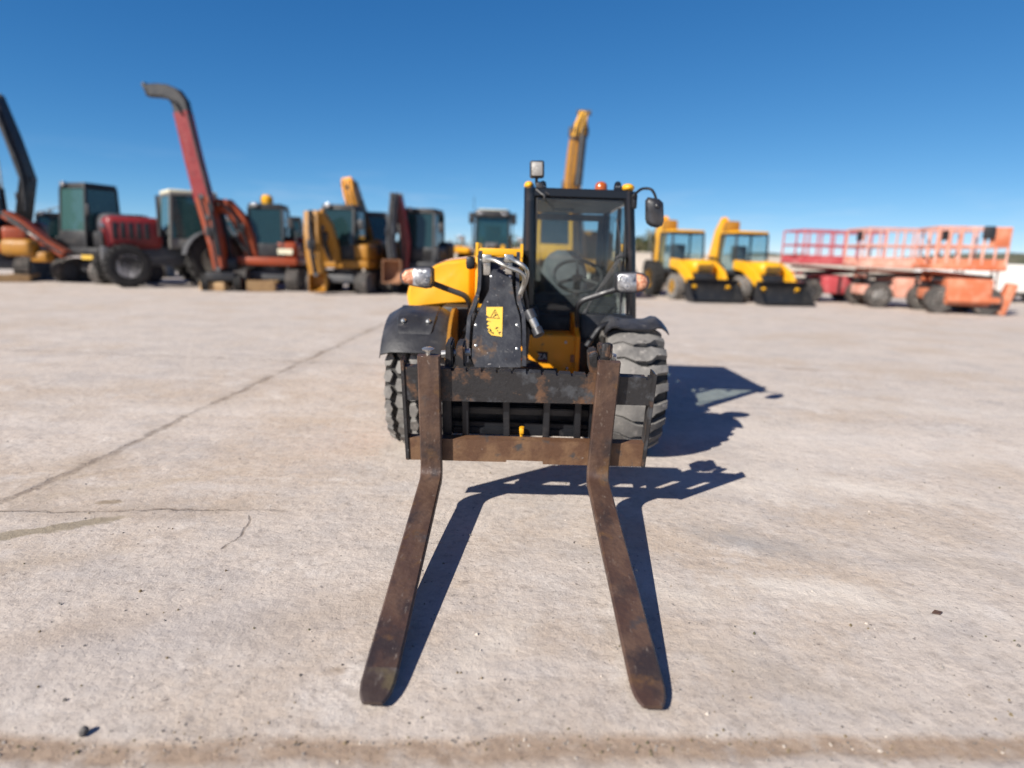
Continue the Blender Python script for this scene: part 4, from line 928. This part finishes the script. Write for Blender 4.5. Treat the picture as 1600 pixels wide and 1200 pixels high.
# tall red boom lift in front of the tractor
Y = 18.7; root = P(352, 448, Y); root.z = 0
t = thing('boom_lift', root, 'boom lift with tall red boom and bent black tip above the tractor', 'boom lift')
M = yawM(root, 15)
for x in (-.42, .42):
    for y in (-.5, .6): simple_wheel(M, (x, y, .24), .24, .2, 'orange_paint', t)
m = MB(M); m.box((0, .05, .40), (.75, 1.5, .24), bev=.04); m.build('chassis', 'machine_black', t)
m = MB(M); m.box((.05, .35, .72), (.62, .7, .40), bev=.08); m.build('turret', 'machine_black', t)
b = jib('boom', PP((346, 420, Y), (340, 385, Y), (328, 340, Y), (319, 308, Y)), .36, [.34, .40, .44, .44], 'orange_paint', t, side=(0, 1, 0), ram=False)
m = MB(); m.beam(PP((320, 314, Y), (303, 248, Y), (286, 176, Y)), .34, [.46, .44, .42], side=(0, 1, 0)); b2 = m.build('upper_boom', 'crimson_paint', b)
m = MB(); m.beam(PP((287, 180, Y), (283, 162, Y), (275, 150, Y), (263, 144, Y), (248, 142, Y), (231, 142, Y)), .28, [.42, .42, .40, .36, .34, .30], side=(0, 1, 0)); m.box(P(231, 140, Y), (.12, .3, .34), rot=Matrix.Rotation(R(-25), 3, 'Y'), bev=.04); m.tube(PP((284, 178, Y - .2), (272, 158, Y - .2), (250, 148, Y - .2)), .035, 6); m.build('jib', 'machine_black', b2)
m = MB(); m.tube(PP((333, 330, Y - .25), (308, 235, Y - .25), (294, 178, Y - .25)), .045, 8); m.tube(PP((343, 400, Y - .22), (333, 345, Y - .22), (326, 318, Y - .22)), .06, 8); m.build('ram', 'machine_black', b2)

Y = 19.3
t = excavator(428, 449, 8, 'orange mini excavator with a yellow beacon on its cab and a curved boom', 'orange_paint', cabx=-.05, beacon='yellow_paint', cabh=1.42, Y=19.8,
    boom=PP((396, 402, Y), (388, 372, Y - .1), (374, 342, Y - .2), (356, 322, Y - .3), (340, 322, Y - .3)), stick=PP((338, 320, Y - .2), (344, 350, Y - .2), (354, 390, Y - .2), (360, 415, Y - .2)), stickmat='machine_black', bend=(0, 1, 0), bw=.28,
    blade=(G(385, 456), G(430, 456), .32), bucket=(P(362, 432, 19.0), .50, .30))
m = MB(); m.box(P(335, 447, 18.2), (.72, .35, .26), bev=.05); m.build('rock_blade', 'sand_steel', t)

t = excavator(545, 450, -6, 'yellow mini excavator whose arm stands upright to the left of its cab', 'mustard_paint', cabx=-.10, cabh=1.45, Y=19.6,
    boom=PP((522, 410, 19.1), (515, 385, 18.8), (506, 356, 18.5), (492, 335, 18.3)), stick=PP((488, 332, 18.2), (488, 365, 18.0), (491, 400, 17.9), (496, 428, 17.9)), bend=(0, 1, 0), bw=.34, bucket=(P(496, 440, 17.9), .42, .28), bucketmat='mustard_paint')
t = excavator(590, 447, 12, 'yellow excavator standing behind the others with its boom folded up in a peak', 'mustard_paint', cabx=-.15, cabh=1.38, Y=21.5, cabf='machine_grey',
    boom=PP((585, 405, 21.2), (572, 360, 21), (556, 318, 20.9), (546, 288, 20.8)), stick=PP((544, 284, 20.6), (547, 305, 20.4), (556, 335, 20.4), (564, 352, 20.4)), bw=.40, stickmat='worn_yellow_paint')
t = excavator(655, 449, -10, 'dark excavator nearest the telehandler with a thin red-brown arm folded upright', 'machine_black', cabx=.15, cabh=1.45, Y=20.2,
    boom=PP((632, 420, 19.6), (634, 380, 19.5), (628, 340, 19.4), (620, 306, 19.3)), stick=PP((617, 304, 19.1), (613, 345, 19), (611, 380, 19), (614, 402, 19)), boommat='crimson_paint', stickmat='machine_grey', bw=.28, bucket=(P(612, 424, 18.9), .50, .34), bucketmat='rusty_steel')

excavator(84, 437, 30, 'dark excavator mostly hidden behind the low orange arm', 'machine_black', cabx=.2, cabh=1.15, Y=24.0, boom=PP((78, 400, 23.6), (70, 380, 23.4), (62, 362, 23.2)), bw=.24, boommat='orange_paint')
excavator(378, 438, -20, 'black excavator behind the curved orange boom, left of the yellow beacon', 'machine_black', cabx=-.1, cabh=1.2, Y=24.2, cabf='machine_grey')
excavator(470, 440, 15, 'red excavator behind the upright yellow arm', 'crimson_paint', cabx=-.35, cabh=1.25, Y=23.6, cabw=.9)
excavator(228, 437, 18, 'black excavator behind the hood of the red tractor', 'machine_black', cabx=-.3, cabh=1.2, Y=25.0, cabf='machine_black')
# -- big excavator behind the cab, its boom pointing at the sky
Y = 22; root = P(905, 445, Y); root.z = 0
t = thing('excavator', root, 'large yellow excavator behind the telehandler cab, boom raised to the sky', 'excavator')
M = yawM(root, 10) @ Matrix.Scale(1.35, 4)
track(M, -.85, 2.6, .36, .42, t); track(M, .85, 2.6, .36, .42, t)
m = MB(M); m.box((0, .1, .72), (1.9, 2.3, .3), bev=.06); m.box((.1, .95, 1.2), (1.9, .8, .8), bev=.14, seg=3); m.build('body', 'mustard_paint', t)
cab_unit(M, (-.9, -.35, .85), .78, 1.2, 1.25, t, 'yellow_paint', 'yellow_paint', 'tinted_glass', lean=.1)
jib('boom', PP((905, 420, 21.8), (897, 340, 21.5), (893, 290, 21.4), (899, 240, 21.4), (904, 206, 21.4)), [.50] * 5, [.95, .90, .82, .62, .42], 'mustard_paint', t, ram=True)
b = jib('stick', PP((902, 216, 21.2), (907, 195, 21.2), (912.5, 176, 21.2)), [.36, .36, .26], [.5, .46, .34], 'yellow_paint', t, ram=False)
m = MB(); m.tube(PP((903, 290, 20.95), (908, 240, 20.95), (911, 212, 20.95)), .13, 10); m.build('ram', 'machine_black', b)

# -- wheel loader, in focus between the left row and the telehandler
Y = 25.0; root = P(768, 440, Y); root.z = 0
t = thing('wheel_loader', root, 'yellow wheel loader with a tall black framed cab seen over the telehandler boom', 'wheel loader')
M = yawM(root, 0)
for x in (-.95, .95):
    for y in (-1.2, 1.7): simple_wheel(M, (x, y, .68), .68, .52, 'yellow_paint', t)
m = MB(M); m.box((0, .3, 1.0), (1.1, 3.6, .6), bev=.08); m.box((0, 2.1, 1.5), (1.5, 1.8, .8), bev=.15, seg=3); m.build('body', 'yellow_paint', t)
def q(x, y, dy=0): return P(x, y, Y + dy) - root
co = cab_unit(M, (0, .3, 1.25), 1.28, 1.35, 1.50, t, 'machine_black', 'machine_black', 'loader_glass', skirt=.12, lean=.08)
m = MB(M); m.box((0, .3, 2.885), (1.10, 1.0, .05), bev=.02); m.build('roof_cap', 'cream_paint', co)
m = MB(M); m.box((0, -.40, 2.70), (1.34, .14, .22), bev=.03); m.build('visor', 'machine_black', co)
m = MB(M)
for x in (-.45, .45): m.box((x, -.48, 2.72), (.20, .06, .10), bev=.02)
m.build('work_lights', 'lamp_clear', co)
for s in (-1, 1):
    m = MB(M); m.box((s * .78, -.3, 2.56), (.22, .12, .40), bev=.03); m.tube([(s * .62, -.3, 2.72), (s * .78, -.3, 2.72)], .02, 6); m.build('mirror', 'machine_black', co)
    m = MB(M); m.tube([(s * .74, -.2, 1.4), (s * .76, -.25, 2.4)], .022, 6); m.tube([(s * .74, .2, 1.4), (s * .76, .2, 2.35)], .022, 6); m.build('handrail', 'machine_black', co)
    m = MB(M); m.tube([(s * .75, -1.0, 1.35), (s * 1.05, -1.25, 1.75)], .025, 6); a = m.build('lamp_arm', 'machine_black', t)
    m = MB(M); m.box((s * 1.08, -1.28, 1.80), (.26, .12, .15), bev=.03); m.build('headlight', 'lamp_clear', a)
    m = MB(M); m.prism([(s * .75, -1.95, 1.25), (s * .75, -.4, 1.25), (s * .75, -.4, 1.36), (s * .75, -.7, 1.46), (s * .75, -1.75, 1.46), (s * .75, -2.0, 1.3)], (s * .55, 0, 0), bev=.03); m.build('mudguard', 'yellow_paint', t)
    m = MB(M); m.beam([(s * .42, -.9, 1.45), (s * .45, -1.8, 1.2), (s * .45, -2.7, .45)], .14, [.3, .36, .25]); m.build('lift_arm', 'yellow_paint', t)
m = MB(M); m.box((0, -.9, 1.42), (.5, .3, .5), bev=.06); m.tube([(-.1, -1.1, 1.5), (-.1, -1.8, 1.55)], .06, 10); m.ball((.1, -1.1, 1.55), .10); m.build('linkage', 'grey_fabric', t)
loader_bucket(M, (0, -2.9, .03), 2.4, 1.0, .9, 'machine_black', t)
m = MB(M); m.tube([(-.72, -.1, 2.85), (-.72, -.1, 3.35)], .012, 6); m.build('aerial', 'machine_black', co)
m = MB(M); m.box((-1.2, -.9, 1.44), (.5, .7, .1), bev=.03); m.build('step_cover', 'worn_yellow_paint', t)

# -- two backhoe loaders on the right
def backhoe(px, py, Yd, label, yaw):
    root = P(px, py, Yd); root.z = 0
    t = thing('backhoe_loader', root, label, 'backhoe loader', 'backhoe loaders on the right')
    M = yawM(root, yaw) @ Matrix.Scale(.86, 4)
    for x in (-.85, .85): simple_wheel(M, (x, -1.0, .48), .48, .34, 'yellow_paint', t, tyre='dusty_rubber'); simple_wheel(M, (x, 1.15, .70), .70, .46, 'yellow_paint', t)
    m = MB(M); m.box((0, .1, .75), (.8, 3.6, .5), bev=.06); m.build('chassis', 'machine_black', t)
    m = MB(M); m.box((0, -.85, 1.22), (.92, 1.5, .55), bev=.22, seg=4); h_ = m.build('hood', 'yellow_paint', t, ang=60)
    m = MB(M)
    for k in range(5): m.box((0, -1.61, 1.02 + k * .07), (.6, .03, .03))
    m.build('grille', 'machine_black', h_)
    cab_unit(M, (0, .55, .95), 1.35, 1.3, 1.55, t, 'machine_black', 'yellow_paint', 'side_glass', skirt=.12, lean=.06)
    for s in (-1, 1):
        m = MB(M); m.beam([(s * .66, -.1, 1.35), (s * .68, -.9, 1.28), (s * .68, -1.6, .95), (s * .66, -2.15, .45)], .16, [.34, .40, .42, .24]); m.build('lift_arm', 'yellow_paint', t)
        m = MB(M); m.box((s * .62, 2.05, .75), (.18, .2, 1.1), bev=.04); m.box((s * .62, 2.05, .12), (.4, .4, .1), bev=.03); m.build('stabiliser', 'yellow_paint', t)
    loader_bucket(M, (0, -2.25, .03), 1.9, .78, .6, 'machine_black', t)
    m = MB(M); m.beam([(-.2, 2.1, .7), (-.2, 2.35, 1.6), (-.2, 2.1, 2.6), (-.2, 1.75, 3.02)], .34, [.35, .5, .5, .42]); b = m.build('backhoe_boom', 'yellow_paint', t)
    m = MB(M); m.beam([(-.2, 1.7, 3.05), (-.2, 2.3, 2.4), (-.2, 2.7, 1.5)], .24, [.5, .4, .25]); m.build('backhoe_stick', 'worn_yellow_paint', b)
    m = MB(M); m.box((-.42, .85, 2.78), (.50, .46, .46), bev=.08); m.build('boom_head', 'mustard_paint', b)
    bucket_local(M, (-.2, 2.85, 1.1), .55, .34, 'machine_black', t, ang=0)
    return t
backhoe(1068, 462, 22.0, 'yellow backhoe loader beside the telehandler mirror, black bucket on the ground', 11)
backhoe(1166, 464, 21.6, 'yellow backhoe loader next to the red scissor lift, black bucket on the ground', 11)

# -- scissor lifts
def scissor(px, py, Yd, yaw, label, body, rail, sc=1.0, L=3.2, W=1.6, H=1.25, screen=False, low=0):
    root = P(px, py, Yd); root.z = 0
    t = thing('scissor_lift', root, label, 'scissor lift', 'scissor lifts parked on the right')
    M = yawM(root, yaw) @ Matrix.Scale(sc, 4)           # long axis = local X
    for x in (-L * .32, L * .32):
        for y in (-W / 2 + .12, W / 2 - .12): simple_wheel(M, (x, y, .38), .38, .28, 'white_paint' if body != 'faded_red_paint' else 'grey_fabric', t, axis=(0, 1, 0), tyre='track_steel')
    m = MB(M); m.box((0, 0, .52), (L * .86, W * .62, .30), bev=.05); m.box((0, -W * .30, .62), (L * .34, W * .36, .62), bev=.08); m.box((0, W * .30, .62), (L * .34, W * .36, .62), bev=.08); m.build('chassis', body, t)
    m = MB(M); m.box((.0, -W * .485, .62), (.10, .02, .6)); m.build('painted_gap_strip', 'machine_black', t)  # solid black strip on the chassis, painting the dark of an open gap
    for k in range(4):
        for s in (-1, 1):
            m = MB(M); z = .74 + k * (H - .92) / 4; m.beam([(-L * .42, s * W * .28, z), (L * .42, s * W * .28, z + (H - .92) / 4 + .02)] if k % 2 == 0 else [(-L * .42, s * W * .22, z + (H - .92) / 4 + .02), (L * .42, s * W * .22, z)], .07, .10, side=(0, 1, 0)); m.build('scissor_arm', body if k % 2 else 'machine_black', t)
    m = MB(M); m.box((0, 0, H), (L, W, .16), bev=.03); d_ = m.build('platform', body, t)
    zt_ = H + 1.08
    nx = 6
    m = MB(M); r_ = .032
    def post(x, y): m.tube([(x, y, H + .08), (x, y, zt_)], r_, 6)
    for i in range(nx + 1):
        x = -L / 2 + .04 + (L - .08) * i / nx
        for y in (-W / 2 + .04, W / 2 - .04): post(x, y)
    for z in (zt_, H + .58):
        m.tube([(-L / 2 + .04, -W / 2 + .04, z), (L / 2 - .04, -W / 2 + .04, z), (L / 2 - .04, W / 2 - .04, z), (-L / 2 + .04, W / 2 - .04, z), (-L / 2 + .04, -W / 2 + .04, z)], r_ * 1.1, 6)
    m.build('guard_rail', rail, d_)
    for y in (-W / 2 + .04, W / 2 - .04): m = MB(M); m.box((0, y, H + .15), (L - .1, .012, .16)); m.build('toe_board', body, d_)
    m = MB(M); m.box((L * .18, -W / 2 - .02, H + .95), (.26, .16, .34), bev=.03); m.build('control_box', 'machine_black', d_)
    if screen:
        m = MB(M); m.box((L * .34, -W / 2 + .015, H + .84), (L * .26, .02, .48), bev=.004); m.build('notice_panel', body, d_)
    m = MB(M); x = L / 2 + .05
    for y in (-.2, .2): m.tube([(x, y, .35), (x, y, H)], .02, 6)
    for k in range(4): m.tube([(x, -.2, .45 + k * .24), (x, .2, .45 + k * .24)], .018, 6)
    m.build('ladder', rail, t)
    return t
scissor(1290, 466, 22.6, 4, 'red scissor lift parked between the backhoe loader and the salmon lift', 'faded_red_paint', 'faded_red_paint', L=3.0, H=1.40, sc=.95)
scissor(1405, 480, 20.6, -4, 'salmon pink scissor lift with pale wheels in the middle of the lifts', 'salmon_paint', 'pale_rail_paint', L=3.2, H=1.30, sc=1.0)
t = scissor(1484, 488, 18.9, -12, 'orange scissor lift with a solid notice panel on its rails, closest to the trailer', 'faded_orange_paint', 'salmon_paint', L=1.85, W=1.5, H=1.30, screen=True)
M = yawM(ORG, -14)
m = MB(M); m.box((.1, -.55, .62), (1.15, .6, .75), bev=.08); m.box((.2, -.85, .42), (1.3, .22, .16), bev=.03); m.build('engine_housing', 'faded_orange_paint', t)
m = MB(M); m.box((1.12, -.5, .45), (.24, .35, .9), rot=Matrix.Rotation(R(14), 3, 'Y'), bev=.05); m.tube([(.6, -.5, .55), (1.1, -.5, .55)], .06, 8); m.build('outrigger', 'faded_orange_paint', t)

# -- white trailer at the right edge
Y = 26; root = P(1590, 470, Y); root.z = 0
t = thing('trailer', root, 'long low white ribbed trailer behind the orange scissor lift', 'trailer')
x0, x1 = P(1480, 440, Y).x, P(1690, 440, Y).x; z1 = P(1545, 412, Y).z; z0 = .38
m = MB(); m.bb((x0, Y, z0), (x1, Y + 2.3, z1), bev=.04)
n = 24
for k in range(n): m.bb((x0 + .08 + k * (x1 - x0 - .1) / n, Y - .02, z0 + .05), (x0 + .13 + k * (x1 - x0 - .1) / n, Y + .01, z1 - .05))
m.build('box', 'white_paint', t)
m = MB(); m.bb((x0 + .2, Y + .3, z0 - .14), (x1 - .2, Y + 2.0, z0 - .01)); m.build('chassis', 'machine_black', t)
for x in (P(1574, 465, Y).x, P(1574, 465, Y).x + .95):
    for y in (Y + .05, Y + 2.2): simple_wheel(None, (x, y, .32), .32, .24, 'white_paint', t, axis=(0, 1, 0), lug=False)
m = MB(); ax_ = P(1574, 465, Y).x; m.tube([(ax_, Y + .1, .32), (ax_, Y + 2.2, .32)], .05, 8); m.build('axle', 'machine_black', t)

# ------------------------------------------------------------------ wall, fence plants, timber, pole
ORG = V((0, 0, 0))
YW = 33.0
wall = thing('perimeter_wall', V((0, YW, 0)), 'pale beige concrete perimeter wall along the back of the yard', 'wall')
x0, x1 = P(560, 420, YW).x, P(1520, 420, YW).x; zt2 = 1.52
m = MB(); m.bb((x0, YW, 0), (x1, YW + .2, zt2)); m.build('wall_panel', 'concrete_wall', wall)
m = MB(); m.bb((x0, YW - .03, zt2 + .002), (x1, YW + .23, zt2 + .07), bev=.01); m.build('coping', 'concrete_wall', wall)
for k in range(int((x1 - x0) / 4.2)):
    m = MB(); x = x0 + 1 + k * 4.2; m.bb((x, YW - .05, 0), (x + .25, YW - .003, zt2 - .003)); m.build('pier', 'concrete_wall', wall)

def foliage(name, c, sx, sy, h, n, leaf, mat, label, cat, group, upright=.5, stems=0, org=True):
    """many small leaf faces through an uneven volume on a few stems"""
    c = V(c); t = thing(name, c, label, cat, group); m = MB(); clumps = [V((random.gauss(0, .33) * sx, random.gauss(0, .33) * sy, (random.random() ** .8) * h * .92 + .05)) for _ in range(max(5, n // 60))]
    for k in range(n):
        b = random.choice(clumps); s = .16 * (sx + h) * .5
        p = c + b + V((random.gauss(0, s), random.gauss(0, s), random.gauss(0, s * .9)))
        if p.z < .02: p.z = random.random() * .4
        ax = V((random.gauss(0, 1), random.gauss(0, 1), random.gauss(0, 1) + upright * 3)).normalized(); sd = ax.orthogonal().normalized(); l = leaf * random.uniform(.6, 1.5)
        sd.rotate(Matrix.Rotation(random.uniform(0, 6.28), 3, ax))
        m._add([p, p + ax * l * .5 + sd * l * .16, p + ax * l, p + ax * l * .5 - sd * l * .16], [(0, 1, 2, 3)])
    m.build('foliage', mat, t, recalc=False)
    st = MB()
    for b in (clumps[:8] if not stems else clumps[:stems]): st.tube([c + V((b.x * .4, b.y * .4, 0)), c + V((b.x * .8, b.y * .8, b.z * .6)), c + b], [.03, .02, .008], 5)
    st.build('stem', 'dry_scrub', t); return t
for i, (px, top, wd) in enumerate(((1002, 385, .5), (1010, 366, .42), (1020, 374, .42), (1040, 392, .8), (985, 380, .5))):
    p = P(px, 430, YW + 2.0 + i % 2); p.z = 0; hh = P(px, top, YW + 2).z
    foliage('reed_clump', p, wd, .5, hh, 420, .34, 'reed_green', ['low reed clump behind the wall close to the cab post', 'tallest feathery reed clump behind the wall right of the cab', 'slim reed clump behind the wall between the tallest one and the pole', 'broad low reed clump behind the wall beside the backhoe loader', 'reed clump behind the wall hidden partly by the cab post'][i], 'reeds', 'reed clumps behind the wall', upright=1.2)
for i, (px, top, wd, yy) in enumerate(((698, 381, 1.5, 4), (722, 384, 1.3, 5), (802, 366, .9, 6), (680, 386, 1.2, 4.5))):
    p = P(px, 430, YW + yy); p.z = 0; hh = P(px, top, YW + yy).z
    foliage('shrub', p, wd, .9, hh, 520, .22, 'leaf_green' if i == 2 else 'dry_scrub', ['dry brown shrub behind the wall left of the wheel loader', 'dry brown shrub behind the wall, half hidden by the wheel loader fender', 'green bushy shrub behind the wheel loader on its right', 'dry brown shrub behind the wall beside the dark excavator'][i], 'shrub', 'shrubs behind the wall')
p = P(1012, 430, YW + 1); p.z = 0
m = MB(); m.tube([p, p + V((0, 0, P(1012, 361, YW + 1).z))], .035, 8); o = m.build('pole', 'machine_grey', None, org=p); tag(o, 'thin grey pole standing among the reeds behind the wall', 'pole')
for i, (px, top) in enumerate(((72, 330), (88, 326), (265, 322))):
    p = P(px, 430, 45); p.z = 0; z = P(px, top, 45).z
    t = thing('street_lamp', p, ['thin street lamp far behind the orange excavator, the shorter of the close pair', 'thin street lamp far behind the orange excavator, the taller of the close pair', 'thin street lamp far behind the red tractor'][i], 'street lamp', 'street lamps beyond the yard')
    m = MB(); m.tube([p, p + V((0, 0, z))], [.09, .05], 8); m.build('post', 'machine_grey', t)
    m = MB(); m.tube([p + V((0, 0, z - .05)), p + V((.5, 0, z + .05))], .035, 6); m.box(p + V((.7, 0, z + .05)), (.5, .18, .09), bev=.03); m.build('lamp_head', 'machine_grey', t)
# timber stacks by the wall
def planks(px, py, n, L, label, yaw):
    p = G(px, py); t = thing('timber_stack', p, label, 'timber', 'timber stacks by the wall'); M = yawM(p, yaw)
    for k in range(n):
        m = MB(M); m.box((random.uniform(-.15, .15), random.uniform(-.1, .1), .06 + k * .115), (L * random.uniform(.85, 1.05), .75, .09), rot=Matrix.Rotation(R(random.uniform(-3, 3)), 3, 'Z'), bev=.01); m.build('plank', 'grey_timber', t)
planks(1016, 449, 4, 1.5, 'short stack of grey planks behind the right headlight', 6); planks(628, 449, 3, 1.1, 'low stack of planks behind the left headlight', -8)
m = MB(); p = G(1040, 455); m.box(p + V((0, 0, .03)), (1.5, .5, .05), rot=Matrix.Rotation(R(4), 3, 'Z'), bev=.01); o = m.build('loose_board', 'grey_timber', None, org=p); tag(o, 'single flat board lying on the concrete before the plank stack', 'board')

# hills far behind
ORG = V((0, 0, 0))
m = MB(); nx, ny = 120, 8; vs = []
for j in range(ny + 1):
    for i in range(nx + 1):
        x = -160 + 420 * i / nx; y = 130 + 12 * j
        prof = math.sin(math.pi * min(1, j / ny * 1.0))
        hh = 2.2 + 1.6 * math.sin(x * .03 + 1) + .8 * math.sin(x * .11) + (4.5 / (1 + math.exp(-(x - 95) / 14)))
        vs.append((x, y + 3 * math.sin(x * .07), max(0, hh) * prof - .05 + random.uniform(0, .5) * prof))
m._add(vs, [(j * (nx + 1) + i, j * (nx + 1) + i + 1, (j + 1) * (nx + 1) + i + 1, (j + 1) * (nx + 1) + i) for j in range(ny) for i in range(nx)])
tag(m.build('hills', 'hill_soil', ang=60), 'low scrubby hills on the horizon', 'hills', kind='structure')

# stone, twig, grit on the concrete
p = G(131, 1148); m = MB(); m.ball(p + V((0, 0, .010)), .014, (.75, 1.1, .85), 2)
for v in m.bm.verts: v.co += V((random.uniform(-1, 1), random.uniform(-1, 1), random.uniform(-1, 1))) * .0018
tag(m.build('stone', 'stone_grey', None, org=p), 'small dark grey stone on the sandy strip at the lower left', 'stone')
p = G(1464, 960); m = MB(); m.prism([p + V(q_) for q_ in ((-.02, 0, .004), (-.005, .009, .010), (.022, .004, .006), (.006, -.008, .004))], (0, 0, .004)); tag(m.build('bark_chip', 'fork_steel', None, org=p), 'dark bark chip lying alone on the concrete at the right', 'bark chip')
m = MB()
for k in range(845):
    if k < 380: px, py = random.uniform(-20, 1620), random.gauss(1166, 11)
    else: px, py = random.uniform(0, 1600), 600 + 600 * random.random() ** .7
    p = G(px, py); s = random.choice((.0012, .0015, .002, .0025, .0036)) * (1 + p.y * .12) if k < 800 else random.uniform(.004, .007); a = random.uniform(0, 6.28)
    mt = random.choice((0, 0, 0, 1, 2, 2)); q_ = [V((math.cos(a + i * 1.57) * s * random.uniform(.6, 1.4), math.sin(a + i * 1.57) * s * random.uniform(.6, 1.4), 0)) for i in range(4)]
    m.loft([[p + v for v in q_], [p + v * .6 + V((0, 0, s * random.uniform(.6, 1.3))) for v in q_]], mt)
tag(m.build('grit', ['stone_grey', 'concrete_wall', 'dry_scrub']), 'loose grit scattered on the concrete', 'grit', kind='stuff')
